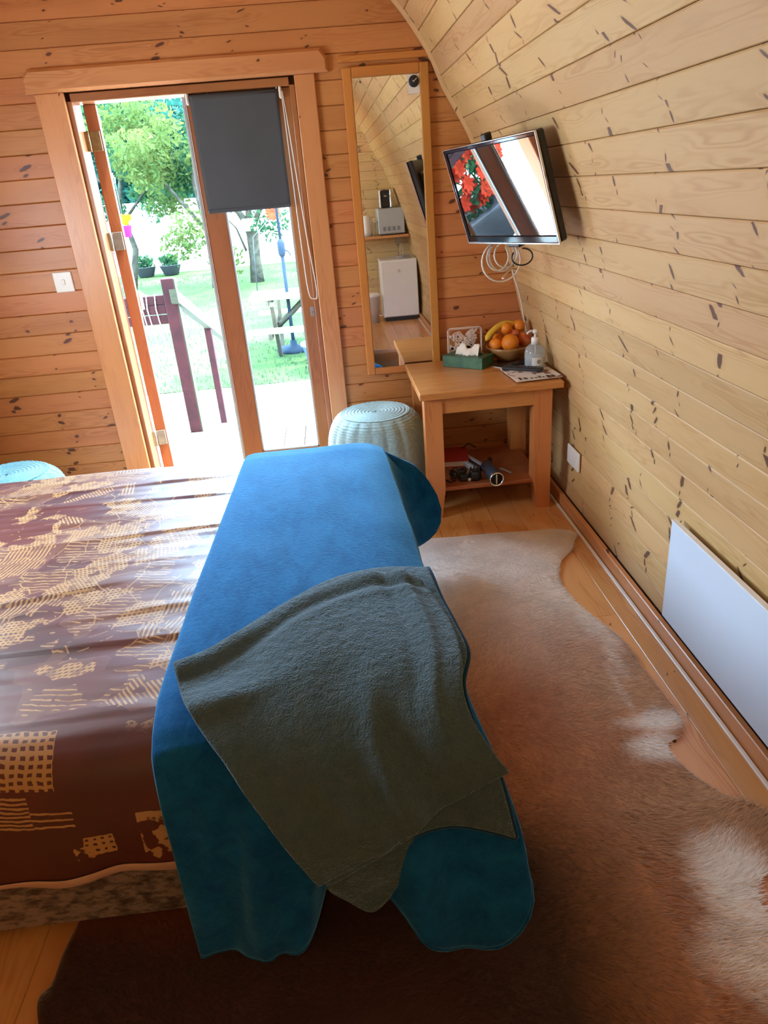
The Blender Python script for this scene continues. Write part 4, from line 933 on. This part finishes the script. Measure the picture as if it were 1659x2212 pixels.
# things on the table top
t = thing('tissue_box', 'green cardboard tissue box with a white tissue pulled up, on the oak table', 'tissue box', (.667, 3.605, TZ), math.radians(-40.7))
def box_print():
    return noisy('green_print', (.020,.085,.048), (.05,.14,.07), 22, .4, .1, .001)
b = MB(); b.box((0, 0, .029), (.235, .125, .058), bev=.002); b.build('carton', box_print(), t)
b = MB(); uu, vv = np.meshgrid(np.linspace(0, 1, 18), np.linspace(0, 1, 12))
G = np.stack([-.06+.13*uu, (vv-.5)*.05+.008*np.sin(uu*9), .058+(.030+.028*np.sin(uu*PI*1.6+.4)**2)*np.sin(vv*PI)+.004*np.sin(uu*31+vv*7)], -1); b.grid(G); o = b.build('tissue', noisy('tissue_paper', (.85,.78,.70), (.8,.73,.66), 6, .9), t)
o.modifiers.new('thick', 'SOLIDIFY').thickness = .0015

t = thing('napkin_holder', 'cream openwork napkin holder cut with roses, behind the tissue box', 'napkin holder', (.676, 3.735, TZ))
M['cream'] = noisy('cream_metal', (.74,.60,.52), (.68,.54,.46), 14, .5)
def rose(b, cx, cz, r, y=0):
    for k, q in enumerate((1, .68, .38)):
        pts = [(cx+r*q*math.cos(a)*(1+.10*math.cos(a*(5-k)+k)), y, cz+r*q*math.sin(a)*(1+.10*math.cos(a*(5-k)+k))) for a in np.linspace(0, 2*PI, 22, endpoint=False)]
        b.tube(pts, .0032, 5, closed=True)
    for a in np.linspace(0, 2*PI, 5, endpoint=False): b.tube([(cx+r*.4*math.cos(a), y, cz+r*.4*math.sin(a)), (cx+r*math.cos(a+.5), y, cz+r*math.sin(a+.5))], .002, 5)
def leafp(b, cx, cz, l, an, y=0):
    p = [(-.5,0),(-.2,.22),(.15,.2),(.5,0),(.15,-.2),(-.2,-.22)]
    b.prism([(cx+l*(x*math.cos(an)-z*math.sin(an)), cz+l*(x*math.sin(an)+z*math.cos(an))) for x, z in p], -.0015, .0015, rot=Matrix.Rotation(PI/2, 3, 'X'), c=(0, y, 0))
b = MB(); r_ = .012; Wn, Hn = .182, .168
pts = [(-Wn/2+.012,0),(Wn/2-.012,0),(Wn/2,.012),(Wn/2,Hn-.012),(Wn/2-.012,Hn),(-Wn/2+.012,Hn),(-Wn/2,Hn-.012),(-Wn/2,.012)]
b.tube([(x, 0, z+.003) for x, z in pts], .0035, 6, closed=True); b.tube([(x*.93, 0, (z-Hn/2)*.93+Hn/2+.003) for x, z in pts], .0018, 5, closed=True)
b.build('frame', M['cream'], t)
b = MB()
for cx1, cz1, r1 in ((-.035,.125,.025),(.028,.098,.026),(-.035,.060,.023),(.04,.145,.014),(.050,.045,.024),(-.02,.018,.016),(.010,.03,.012)): rose(b, cx1, cz1, r1)
b.build('rose_fretwork', M['cream'], t)
b = MB()
for k in range(34): leafp(b, RNG.uniform(-.076,.076), RNG.uniform(.012,.158), RNG.uniform(.030,.046), RNG.uniform(0, PI))
props(b.build('leaf_fretwork', M['cream'], t), kind='stuff')
b = MB(); b.box((0, .018, .004), (Wn, .04, .006), bev=.001); b.build('base', M['cream'], t)

t = thing('fruit_bowl', 'round turned wooden bowl heaped with fruit in the table corner', 'bowl', (.885, 3.64, TZ))
b = MB(); b.lathe([(0,.0),(.048,.0),(.050,.006),(.085,.030),(.108,.062),(.114,.078),(.109,.080),(.100,.064),(.078,.034),(.045,.014),(0,.012)], n=40); b.build('body', noisy('bowl_wood', (.42,.22,.08), (.30,.14,.045), 14, .4, .1, .001), t)
M['orange'] = noisy('orange_peel', (.80,.26,.015), (.74,.20,.012), 20, .45, .6, .0015, 320); M['apple'] = noisy('apple_skin', (.42,.035,.02), (.62,.25,.06), 16, .28)
M['banana'] = noisy('banana_skin', (.72,.48,.05), (.66,.40,.04), 9, .5); M['stem'] = noisy('stem', (.10,.07,.03), (.07,.05,.02), 40, .8)
def fruit(name, label, loc, r, mt, cat, sx=1.0, tilt=.3):
    t = thing(name, label, cat, loc, random.random()*6, 'fruit in the bowl')
    pr = [(max(.0005, r*math.sin(a)*sx), -r*math.cos(a)*(1 - (.10 if name == 'apple' else .04)*math.exp(-(min(a, PI-a)/.35)**2))) for a in np.linspace(0, PI, 22)]
    b = MB(); b.lathe(pr, n=28, rot=Matrix.Rotation(tilt, 3, 'X')); b.build('flesh', mt, t)
    d = Matrix.Rotation(tilt, 3, 'X') @ Vector((0,0,1)); b = MB()
    b.tube([tuple(d*(r*.88)), tuple(d*(r*(1.12 if name == 'apple' else .985)))], .0018 if name == 'apple' else .004, 6); b.build('stem', M['stem'], t)
fruit('orange', 'small reddish orange at the left of the fruit bowl', (.815, 3.615, .748), .034, M['orange'], 'orange')
fruit('orange', 'largest orange, front centre of the fruit bowl', (.884, 3.585, .757), .045, M['orange'], 'orange', tilt=2.2)
fruit('apple', 'red and yellow apple at the right of the fruit bowl', (.966, 3.615, .760), .037, M['apple'], 'apple', tilt=1.7)
fruit('orange', 'small orange on top of the heap beneath the banana', (.880, 3.655, .818), .031, M['orange'], 'orange')
fruit('orange', 'small orange on top at the right of the heap, near the wall', (.950, 3.670, .822), .033, M['orange'], 'orange')
fruit('apple', 'half-hidden pale apple in the middle of the fruit bowl', (.925, 3.64, .785), .028, M['apple'], 'apple')
fruit('orange', 'orange at the bottom of the bowl at the back', (.85, 3.69, .755), .036, M['orange'], 'orange')
t = thing('banana', 'yellow banana curving over the back of the fruit heap', 'banana', (.80, 3.64, .735), 0)
bp = spline([(-.035,-.02,.035),(-.010,-.005,.066),(.030,.01,.093),(.075,.025,.105),(.115,.035,.098),(.14,.04,.082)], 22)
b = MB(); b.tube([tuple(p) for p in bp], [.004]+[.011]+[.0165]*18+[.010,.005], 7); b.build('skin', M['banana'], t)
b = MB(); b.tube([tuple(bp[0]), tuple(bp[0]+np.array((-.014,-.004,-.02)))], .004, 6); b.build('stem', M['stem'], t)

t = thing('pump_bottle', 'clear pump bottle of hand gel with a white pump, beside the wall', 'bottle', (.961, 3.395, TZ+.008))
b = MB(); b.lathe([(0,0),(.046,0),(.050,.006),(.051,.078),(.046,.100),(.030,.116),(.017,.122),(.016,.130),(.0145,.130),(.0145,.122),(.028,.114),(.044,.098),(.0485,.078),(.0475,.008),(0,.004)], n=36); b.build('bottle', M['clear_plastic'], t)
b = MB(); b.lathe([(0,.0055),(.0465,.0085),(.0472,.06),(.0472,.066),(0,.066)], n=32); b.build('gel', M['gel'], t)
b = MB(); b.lathe([(0,.118),(.019,.118),(.019,.148),(.016,.152),(.006,.152),(.005,.170),(.014,.172),(.015,.184),(.010,.190),(0,.190)], n=24)
b.tube([(0,0,.182),(-.025,-.004,.184),(-.038,-.006,.178),(-.041,-.006,.170)], [.006,.0055,.0045,.004], 8); b.build('pump', M['white_plastic'], t)
b = MB(); b.tube([(0,0,.125),(.004,0,.02)], .0025, 6); b.build('dip_tube', M['white_plastic'], t)
b = MB(); G = np.array([[(.0516*math.cos(a), .0516*math.sin(a), z) for a in np.linspace(-PI/2-.55, -PI/2+.55, 12)] for z in (.022, .062)]); b.grid(G); bl_ = b.build('label', noisy('bottle_label', (.72,.74,.76), (.70,.72,.74), 8, .5), t)
b = MB(); b.tube([(.0525*math.cos(-PI/2+.10+.13*math.cos(a)), .0525*math.sin(-PI/2+.10+.13*math.cos(a)), .042+.007*math.sin(a)) for a in np.linspace(0, 2*PI, 14, endpoint=False)], .0014, 5, closed=True); b.build('round_emblem', M['dark_grey'], bl_)

def cover_mat(name, base, ink, scale, thr):
    m = mat(name, base, .35); t = NT(m); b = t.n['Principled BSDF']; tc = t.add('ShaderNodeTexCoord')
    n = t.add('ShaderNodeTexVoronoi', distance='CHEBYCHEV', _Scale=scale); t.link(tc.outputs['Object'], n.inputs['Vector'])
    n2 = t.add('ShaderNodeTexNoise', _Scale=scale*.8, _Detail=4.0); t.link(tc.outputs['Object'], n2.inputs[0])
    t.link(t.mix(t.smooth(n2.outputs[0], thr, thr+.06), base, t.mix(n.outputs['Distance'], ink, tuple(c*2.4 for c in ink))), b.inputs['Base Color']); return m
def magazine(label, loc, rz, w_, d_, m, z):
    t = thing('magazine', label, 'magazine', (*loc, z), rz, 'magazines on the side table')
    b = MB(); b.box((0, 0, .0028), (w_-.004, d_-.004, .004)); b.build('pages', M['white_plastic'], t)
    b = MB(); b.box((0, 0, .0055), (w_, d_, .0012)); b.build('cover', m, t); return t
magazine('dark picture magazine lying at the back under the hand gel bottle', (.895, 3.53), math.radians(38), .20, .26, cover_mat('cover_dark', (.20,.09,.05), (.03,.02,.02), 22, .42), TZ)
mg = magazine('white magazine with black heading at the front corner of the table', (.916, 3.305), math.radians(4), .225, .265, cover_mat('cover_white', (.74,.68,.64), (.12,.05,.04), 26, .55), TZ+.0065)
b = MB()
for k, (x_, h_, w_) in enumerate(((-.085,.040,.012),(-.060,.03,.018),(-.032,.016,.014),(-.012,.014,.010),(.006,.014,.012),(.024,.014,.010),(.05,.03,.016),(.073,.028,.014))):
    b.box((x_, -.105+.5*h_-.012, .0066), (w_, h_, .0008)); 
b.build('heading', M['black_plastic'], [c for c in mg.children if c.name.startswith('cover')][0])
t = thing('remote_control', 'long black remote control lying across the white magazine', 'remote control', (.888, 3.352, TZ+.0135), math.radians(-34))
b = MB(); b.box((0, 0, .009), (.205, .036, .018), bev=.005); rb_ = b.build('body', M['black_plastic'], t)
for i in range(9):
    for j in range(3):
        b = MB(); b.box((-.08+i*.018, -.012+j*.012, .0185), (.010, .007, .003), bev=.001); b.build('button', M['dark_grey'], rb_)
t = thing('pen', 'short black pen lying on the dark magazine', 'pen', (.905, 3.50, TZ+.0105), math.radians(12))
b = MB(); b.tube([(-.06,0,0),(.05,0,0),(.062,0,0)], [.0042,.0042,.001], 8); b.build('barrel', M['black_plastic'], t)
b = MB(); b.box((-.04,0,.006), (.03,.003,.002)); b.build('clip', M['chrome'], t)

# things on the lower shelf
SZ = .1532
t = thing('book', 'red hardback book lying at the back of the lower shelf', 'book', (.565, 3.56, SZ), math.radians(-6))
mr = noisy('red_cloth', (.50,.03,.02), (.42,.025,.02), 20, .5)
for z in (.0015, .0325): 
    b = MB(); b.box((0, 0, z), (.150, .215, .003)); b.build('cover', mr, t)
b = MB(); b.box((-.0745, 0, .017), (.003, .215, .034)); b.build('spine', mr, t)
b = MB(); b.box((.001, 0, .017), (.143, .207, .028)); b.build('pages', M['white_plastic'], t)
t = thing('hair_dryer', 'dark steel-blue hair dryer on the lower shelf, barrel towards the room', 'hair dryer', (.705, 3.26, SZ+.036), math.radians(3))
mdr = noisy('dryer_body', (.10,.13,.19), (.08,.10,.15), 10, .25, metal=.6)
ry = Matrix.Rotation(PI/2, 3, 'X')
b = MB(); b.lathe([(.034,.105),(.0355,.10),(.034,.06),(.031,.0),(.033,-.05),(.030,-.085),(.015,-.105),(0,-.108)], n=28, rot=ry); b.build('barrel', mdr, t)
b = MB(); b.lathe([(.030,.10),(.036,.104),(.036,.115),(.031,.115),(.029,.10),(.029,.06)], n=28, rot=ry); b.build('nozzle_ring', M['chrome'], t)
b = MB(); b.lathe([(0,.06),(.029,.06)], n=20, rot=ry); b.build('grille', M['dark_grey'], t)
b = MB(); b.box((0,-.102,0), (.006,.012,.05)); b.build('nozzle_bar', M['chrome'], t)
b = MB(); b.tube([(.005,.045,-.012),(.03,.13,-.014),(.05,.20,-.014)], [.018,.016,.013], 12); b.build('handle', M['black_plastic'], t)
for i, (px_, lab) in enumerate(((.635, 'black hair straightener with a pale stripe, left of the dryer'),)):
    t = thing('hair_straightener', lab, 'hair straightener', (px_, 3.47, SZ+.0), math.radians(18))
    for dx_, mt in ((-.026, M['silver_grey']), (.0, M['black_plastic']), (.026, M['silver_grey'])):
        b = MB(); b.box((dx_, 0, .014), (.024, .24, .026), bev=.004); b.build('arm', mt, t)
    b = MB(); b.tube([(0,.115,.014),(.03,.16,.03),(.09,.17,.05),(.12,.14,.03)], .004, 7); b.build('lead', M['black_plastic'], t)
def coil(b, c, r, n, jig, rad):
    pts = []
    for k in range(n*12):
        a = k*2*PI/12; rr = r*(1+.25*math.sin(k*1.7)); pts.append((c[0]+rr*math.cos(a), c[1]+rr*.6*math.sin(a), max(rad+.0005, c[2]+jig*math.sin(k*.9)+.018)))
    b.tube(pts, rad, 6)
t = thing('cable', 'tangled black mains lead at the left front of the lower shelf', 'cable', (.545, 3.295, SZ))
b = MB(); coil(b, (0,0,.012), .038, 4, .02, .0042); b.build('lead', M['black_plastic'], t)
b = MB(); b.box((.02,-.035,.018), (.045,.03,.034), bev=.006); b.tube([(-.02,-.03,.0045),(-.05,-.05,.0045),(-.07,-.01,.0045)], .0042, 6); b.build('plug', M['black_plastic'], t)
t = thing('diffuser', 'round black hair dryer attachment beside the lead', 'dryer attachment', (.625, 3.265, SZ))
b = MB(); b.lathe([(0,.002),(.030,.002),(.034,.012),(.030,.040),(.022,.052),(.018,.052),(.024,.038),(0,.03)], n=22); b.build('cup', M['black_plastic'], t)
b = MB()
for k in range(8): a = k*PI/4; b.tube([(.022*math.cos(a), .022*math.sin(a), .045),(.024*math.cos(a), .024*math.sin(a), .064)], .003, 5)
b.build('prong', M['black_plastic'], t)
for k, (x_, y_, r_) in enumerate(((.588,3.285,.011),(.600,3.262,.010),(.592,3.245,.009))):
    t = thing('bobble', ('white ball bobble nearest the hair straightener', 'white ball bobble between the lead and the attachment', 'white ball bobble at the front of the shelf')[k], 'hair bobble', (x_, y_, SZ+r_), 0, 'hair bobbles')
    b = MB(); b.lathe([(max(.0003, r_*math.sin(a)), -r_*math.cos(a)) for a in np.linspace(0, PI, 12)], n=14); b.build('bead', M['white_plastic'], t)
t = thing('comb', 'slim pale comb lying right of the hair dryer', 'comb', (.795, 3.33, SZ), math.radians(-62))
b = MB(); b.box((0,0,.003), (.09,.008,.004), bev=.001); b.build('spine', M['silver_grey'], t)
b = MB()
for k in range(20): b.box((-.04+k*.0042, .008, .003), (.0014,.014,.002))
b.build('teeth', M['silver_grey'], t)

# ------------------------------------------------------------------ television on its bracket
TL, TR, BR_, BL = map(Vector, ((.498,3.091,1.647), (.703,2.511,1.666), (.804,2.536,1.316), (.599,3.115,1.297)))
ax_x = ((TR-TL)+(BR_-BL)).normalized(); ax_z = ((TL-BL)+(TR-BR_)); ax_z = (ax_z-ax_x*ax_z.dot(ax_x)).normalized(); ax_y = ax_z.cross(ax_x)
tv = thing('television', 'flat television with a glossy dark screen, tilted on a wall bracket', 'television')
cen = (TL+TR+BR_+BL)/4
tv.matrix_world = Matrix(((ax_x.x,ax_y.x,ax_z.x,cen.x),(ax_x.y,ax_y.y,ax_z.y,cen.y),(ax_x.z,ax_y.z,ax_z.z,cen.z),(0,0,0,1)))
Wt, Ht = .615, .364
b = MB(); b.box((0, .018, 0), (Wt, .030, Ht), bev=.006); b.box((0, .042, -.02), (Wt*.78, .03, Ht*.72), bev=.012); b.build('casing', M['black_plastic'], tv)
M['screen'] = mat('screen', (.004,.004,.005), .045, Specular_IOR_Level=1.0, IOR=2.05)
M['screen'].node_tree.nodes['Principled BSDF'].inputs['Roughness'].default_value = .01
b = MB(); b.box((0, .0015, .006), (Wt-.026, .004, Ht-.042)); b.build('screen', M['screen'], tv)
b = MB()
for c, d in (((0,.001,Ht/2-.007), (Wt,.012,.014)), ((0,.001,-Ht/2+.013), (Wt,.012,.026)), ((-Wt/2+.0065,.001,0), (.013,.012,Ht)), ((Wt/2-.0065,.001,0), (.013,.012,Ht))): b.box(c, d, bev=.003)
b.build('bezel', M['black_gloss'], tv)
b = MB()
for c, d in (((0,-.004,-Ht/2-.001), (Wt+.004,.008,.005)), ((-Wt/2-.001,-.004,0), (.004,.008,Ht)), ((Wt/2+.001,-.004,0), (.004,.008,Ht)), ((0,-.004,Ht/2+.001), (Wt+.004,.008,.003))): b.box(c, d, bev=.001)
b.build('trim', M['chrome'], tv)
inv = tv.matrix_world.inverted()
def wl(p): return tuple(inv @ Vector(p))
b = MB(); b.box((0, .062, 0), (.12, .012, .14), bev=.003); b.tube([(0,.066,0), wl((.80,2.88,1.50)), wl((.845,2.92,1.48))], .017, 10); b.build('wall_bracket', M['black_plastic'], tv)
b = MB(); b.box((-.02, .02, Ht/2+.012), (.034, .03, .026), bev=.004); b.build('sensor', M['black_plastic'], tv)
b = MB(); b.box((-.03, .045, -Ht/2-.012), (.09, .05, .035), bev=.006); b.build('connector_block', M['black_plastic'], tv)
t = thing('aerial_cable', 'coiled white cable hanging under the television into the corner', 'cable', (.715, 3.03, 1.225))
def loop(c, rx, rz_, n, ph, tilt):
    return [(c[0]+rx*math.cos(a), c[1]+tilt*math.sin(a+1), c[2]+rz_*math.sin(a)) for a in np.linspace(ph, ph+2*PI*n, int(26*n))]
b = MB()
b.tube(loop((-.005,0,-.005), .085, .080, 1, .5, .02), .0034, 7); b.tube(loop((.0,.01,.015), .055, .060, 1, 1.2, .015), .0034, 7); b.tube(loop((.012,-.01,.02), .052, .048, 1, 2.4, .02), .0034, 7); b.tube(loop((-.02,.0,.012), .047, .052, .8, 2.0, .01), .0034, 7)
b.build('coil', M['white_plastic'], t)
b = MB(); dr = [Vector(p)-Vector((.715,3.03,1.225)) for p in ((.72,3.03,1.15),(.78,3.3,1.12),(.93,3.74,1.10),(.948,3.775,1.07),(.985,3.778,.95),(1.01,3.778,.82),(1.03,3.778,.74))]
b.tube([tuple(p) for p in spline([tuple(p) for p in dr], 40)], .0034, 7); b.build('lead', M['white_plastic'], t)
t = thing('power_cable', 'short black looped cable beside the white coil under the television', 'cable', (.785, 2.98, 1.235))
b = MB(); b.tube(loop((0,0,0), .045, .032, .85, 2.5, .01), .0032, 7); b.build('lead', M['black_plastic'], t)

# ------------------------------------------------------------------ mirror
t = thing('wall_mirror', 'tall orange pine framed mirror between the glazed door and the corner', 'mirror', (.347, YF, .61))
mz = 1.43; mw = .20
b = MB(); b.box((-mw+.021, -.016, mz/2), (.043, .030, mz), bev=.004); b.build('frame', M['mirror_wood'], t)
b = MB(); b.box((mw-.021, -.016, mz/2), (.043, .030, mz), bev=.004); b.build('frame', M['mirror_wood'], t)
b = MB(); b.box((0, -.016, mz-.021), (2*mw-.086, .030, .043), bev=.003); b.build('frame', M['mirror_wood'], t)
b = MB(); b.box((0, -.016, .017), (2*mw-.086, .030, .034), bev=.003); b.build('frame', M['mirror_wood'], t)
b = MB(); b.box((0, -.017, mz/2), (2*mw-.07, .004, mz-.06)); b.build('glass', M['mirror'], t)
b = MB(); b.box((0, -.008, mz+.035), (2*mw+.03, .016, .028), bev=.002); b.build('top_batten', M['mirror_wood'], t)
t = thing('clock', 'small round black clock on a white card stuck on the mirror', 'clock', (.476, YF-.021, 1.962))
b = MB(); b.box((0, -.002, -.006), (.056, .003, .080), bev=.001); b.build('card', M['white_plastic'], t)
b = MB(); b.lathe([(0,0),(.0245,0),(.0245,.006),(.022,.008),(0,.008)], c=(0,-.0035,.004), n=30, rot=Matrix.Rotation(PI/2, 3, 'X')); dl_ = b.build('dial', M['black_plastic'], t)
b = MB(); b.box((.006,-.0122,.009), (.020,.001,.0026), rot=Matrix.Rotation(-.7, 3, 'Y')); b.box((-.003,-.0122,.004), (.009,.001,.003), rot=Matrix.Rotation(.7, 3, 'Y')); b.build('hand', M['white_plastic'], dl_)

# ------------------------------------------------------------------ roller blind on the glazed leaf
t = thing('roller_blind', 'dark grey roller blind half lowered over the glazed door', 'blind', (-.362, YF+.012, 1.97))
M['blind'] = noisy('blind_cloth', (.060,.068,.082), (.068,.076,.090), 5, .75, .3, .0006, 900)
b = MB(); b.tube([(-.198,0,0),(.198,0,0)], .014, 14); b.build('roller', M['blind'], t)
b = MB(); G = np.array([[(x, -.014+.002*math.sin(x*9+z*4), z) for x in np.linspace(-.203, .203, 24)] for z in np.linspace(.008, -.485, 26)]); b.grid(G); o = b.build('fabric', M['blind'], t); o.modifiers.new('thick', 'SOLIDIFY').thickness = .0012
b = MB(); b.box((0,-.014,-.484), (.402,.008,.018), bev=.003); b.build('bottom_bar', M['blind'], t)
for x_ in (-.214, .216):
    b = MB(); b.box((x_, .002, -.003), (.014, .034, .05), bev=.005); b.build('bracket', M['white_plastic'], t)
b = MB(); ch = spline([(.222,-.020,0),(.226,-.022,-.30),(.232,-.024,-.70),(.240,-.024,-.90),(.262,-.024,-.935),(.283,-.024,-.90),(.262,-.023,-.62),(.236,-.020,-.15),(.226,-.018,0)], 90)
b.tube([tuple(p) for p in ch], .0026, 6); b.build('chain', M['white_plastic'], t)

# ------------------------------------------------------------------ switch, socket, heater
t = thing('light_switch', 'white square light switch on the boards left of the doorway', 'light switch', (-1.335, YF, 1.222))
b = MB(); b.box((0,-.004,0), (.092,.008,.096), bev=.003); pl_ = b.build('plate', M['white_plastic'], t)
b = MB(); b.box((.0,-.010,0), (.016,.006,.026), bev=.002); b.build('rocker', M['white_plastic'], pl_)
t = thing('wall_socket', 'white double socket plate low on the right wall beside the table', 'socket', (1.084, 3.11, .278))
b = MB(); b.box((-.005,0,0), (.010,.165,.095), bev=.003); pl_ = b.build('plate', M['white_plastic'], t)
for y_ in (-.045, .045):
    b = MB(); b.box((-.0115, y_, .022), (.004,.016,.022), bev=.001); b.build('rocker', M['white_plastic'], pl_)
    b = MB()
    for dy_, dz_ in ((0,-.002),(-.011,-.022),(.011,-.022)): b.box((-.0102, y_+dy_, dz_), (.002,.004,.007))
    b.build('pin_slot', M['white_plastic'], pl_)
t = thing('panel_heater', 'slim pale blue-white wall panel heater low on the right wall', 'heater', (1.05, 1.455, .282))
b = MB(); b.box((-.002,0,0), (.016,1.12,.372), bev=.003); b.build('panel', M['heater'], t)
b = MB(); b.box((-.002,0,.1875), (.017,1.12,.004)); b.build('top_edge', M['white_plastic'], t)
for y_ in (-.35, .35):
    b = MB(); b.box((.018,y_,0), (.030,.04,.26), bev=.002); b.build('bracket', M['white_plastic'], t)

# ------------------------------------------------------------------ back of the room (seen in the mirror)
t = thing('fridge', 'white undercounter fridge against the back wall, seen in the mirror', 'fridge', (.822, -1.46, 0))
b = MB(); b.box((0,-.02,.365), (.43,.40,.65), bev=.006); b.build('cabinet', M['white_plastic'], t)
b = MB(); b.box((0,.205,.375), (.43,.042,.64), bev=.006); fd = b.build('door', M['white_plastic'], t)
b = MB(); b.box((0,-.01,.70), (.44,.42,.02), bev=.004); b.build('worktop', M['white_plastic'], t)
b = MB(); b.box((0,.02,.02), (.40,.36,.04)); b.build('plinth', M['black_plastic'], t)
b = MB(); b.box((0,.2268,.575), (.05,.0016,.005)); b.lathe([(0,0),(.008,0),(.008,.0016),(0,.0016)], c=(0,.2262,.595), n=12, rot=Matrix.Rotation(-PI/2,3,'X')); b.build('badge', M['steel'], fd)
t = thing('wall_shelf', 'plain pine shelf fixed along the back wall above the fridge', 'shelf', (.60, -1.52, .97))
b = MB(); b.box((0,0,0), (.74,.44,.028), bev=.003); b.build('board', M['pine_trim'], t)
for x_ in (-.30, .28):
    b = MB(); b.box((x_,-.20,-.07), (.02,.02,.12)); b.tube([(x_,-.20,-.12),(x_,.12,-.02)], .008, 6); b.build('bracket', M['steel'], t)
zt_ = .9845
t = thing('microwave', 'silver-grey microwave oven on the back shelf', 'microwave', (.775, -1.50, zt_))
b = MB(); b.box((0,0,.155), (.31,.34,.28), bev=.008); mc_ = b.build('cabinet', M['silver_grey'], t)
b = MB(); b.box((.0,.172,.155), (.30,.006,.265), bev=.002); b.build('door', M['silver_grey'], t)
for k in range(4):
    b = MB()
    for q in range(4): b.box((-.085+k*.056, .176, .055+q*.012), (.034,.002,.006))
    b.build('vent', M['dark_grey'], mc_)
for x_ in (-.12,.12): 
    b = MB(); b.lathe([(0,0),(.016,0),(.014,.016),(0,.016)], c=(x_,.12,0), n=12); b.build('foot', M['black_plastic'], t)
t = thing('toaster', 'black and chrome toaster standing on top of the microwave', 'toaster', (.725, -1.47, zt_+.296))
b = MB(); b.box((0,0,.10), (.105,.22,.19), bev=.012); b.build('casing', M['black_gloss'], t)
for x_ in (-.062,.062):
    b = MB(); b.box((x_,0,.102), (.02,.235,.20), bev=.008); b.build('end_panel', M['chrome'], t)
b = MB(); b.box((0,0,.1965), (.03,.17,.004)); b.build('slot', M['dark_grey'], t)
b = MB(); b.box((0,.118,.13), (.03,.02,.014), bev=.003); b.build('lever', M['chrome'], t)
t = thing('kettle', 'white jug kettle at the left end of the back shelf', 'kettle', (.475, -1.42, zt_))
b = MB(); b.lathe([(0,0),(.075,0),(.075,.02),(0,.02)], n=28); b.build('base', M['silver_grey'], t)
b = MB(); b.lathe([(0,.02),(.068,.02),(.070,.05),(.062,.20),(.058,.225),(.03,.235),(0,.236)], n=32); jg_ = b.build('jug', M['white_plastic'], t)
b = MB(); b.tube([(-.055,.01,.21),(-.105,.02,.20),(-.112,.02,.12),(-.068,.01,.05)], .010, 8); b.build('handle', M['silver_grey'], jg_)
t = thing('cafetiere', 'glass cafetiere between the kettle and the microwave', 'cafetiere', (.583, -1.44, zt_))
b = MB(); b.lathe([(0,.008),(.034,.008),(.034,.15),(.032,.15),(.032,.01),(0,.01)], n=24); b.build('glass', M['glass'], t)
b = MB(); b.lathe([(0,.15),(.037,.15),(.034,.162),(.01,.17),(.006,.19),(.009,.20),(0,.202)], n=20)
for a in (0, PI/2, PI, 3*PI/2): b.tube([(.0355*math.cos(a), .0355*math.sin(a), .005), (.0355*math.cos(a), .0355*math.sin(a), .15)], .002, 5)
b.build('frame', M['chrome'], t)
t = thing('snack_tray', 'clear tray of wrapped snacks on top of the fridge', 'tray', (.90, -1.40, .7105))
b = MB(); b.lathe([(0,0),(.07,0),(.10,.035),(.097,.036),(.068,.004),(0,.004)], n=24); b.build('tray', M['clear_plastic'], t)
for k, c in enumerate(((.55,.15,.10), (.7,.55,.35), (.15,.12,.35), (.6,.3,.12))):
    b = MB(); b.box((-.045+k*.03, .01*(-1)**k, .022), (.026,.075,.018), rot=Matrix.Rotation(.3*k, 3, 'Z'), bev=.006); b.build('packet', noisy('packet_%d' % k, c, tuple(q*.7 for q in c), 30, .35), t)
t = thing('fridge_cable', 'two thin pale leads dropping from the shelf to the fridge top', 'cable', (.90, -1.64, .72))
for dx_ in (-.02, .025):
    b = MB(); b.tube([(dx_,0,0),(dx_*.6,0,.1),(0,0,.235)], .0028, 6); b.build('lead', M['white_plastic'], t)
t = thing('pedal_bin', 'white tapered waste bin standing left of the fridge', 'bin', (.47, -1.30, 0))
b = MB(); b.lathe([(0,0),(.075,0),(.098,.30),(.102,.305),(.102,.315),(.094,.315),(.072,.01),(0,.008)], n=30); b.build('body', noisy('bin_white', (.62,.58,.54), (.56,.52,.48), 9, .5), t)
b = MB(); b.lathe([(.103,.312),(.104,.325),(.08,.345),(.03,.352),(0,.352)], n=30); b.build('lid', M['white_plastic'], t)
t = thing('coat_hook', 'small steel double coat hook high on the back wall', 'hook', (.47, YB+.002, 1.93))
b = MB(); b.box((0,.003,0), (.03,.006,.07), bev=.001); b.build('plate', M['steel'], t)
b = MB(); b.tube([(0,.005,.02),(0,.05,.03),(0,.062,.05)], .005, 7); b.tube([(0,.005,-.015),(0,.04,-.03),(0,.05,-.01)], .005, 7); b.build('peg', M['steel'], t)
t = thing('ceiling_lamp', 'round warm ceiling lamp at the back of the pod', 'lamp', (-.30, -.60, 2.55))
b = MB(); b.tube([(0,0,.22),(0,0,0)], .004, 6); b.build('flex', M['black_plastic'], t)
b = MB(); b.lathe([(.14,-.14),(.11,-.05),(.04,.01),(.02,.03),(.018,.03),(.038,.008),(.107,-.052),(.137,-.14)], n=30); b.build('lamp_shade', M['steel'], t)
me_ = mat('bulb', (1,.8,.5), .3, Emission_Color=(1,.68,.34), Emission_Strength=14.)
b = MB(); b.lathe([(max(.0005,.035*math.sin(a)), -.10-.035*math.cos(a)) for a in np.linspace(0, PI, 14)], n=18); b.build('bulb', me_, t)
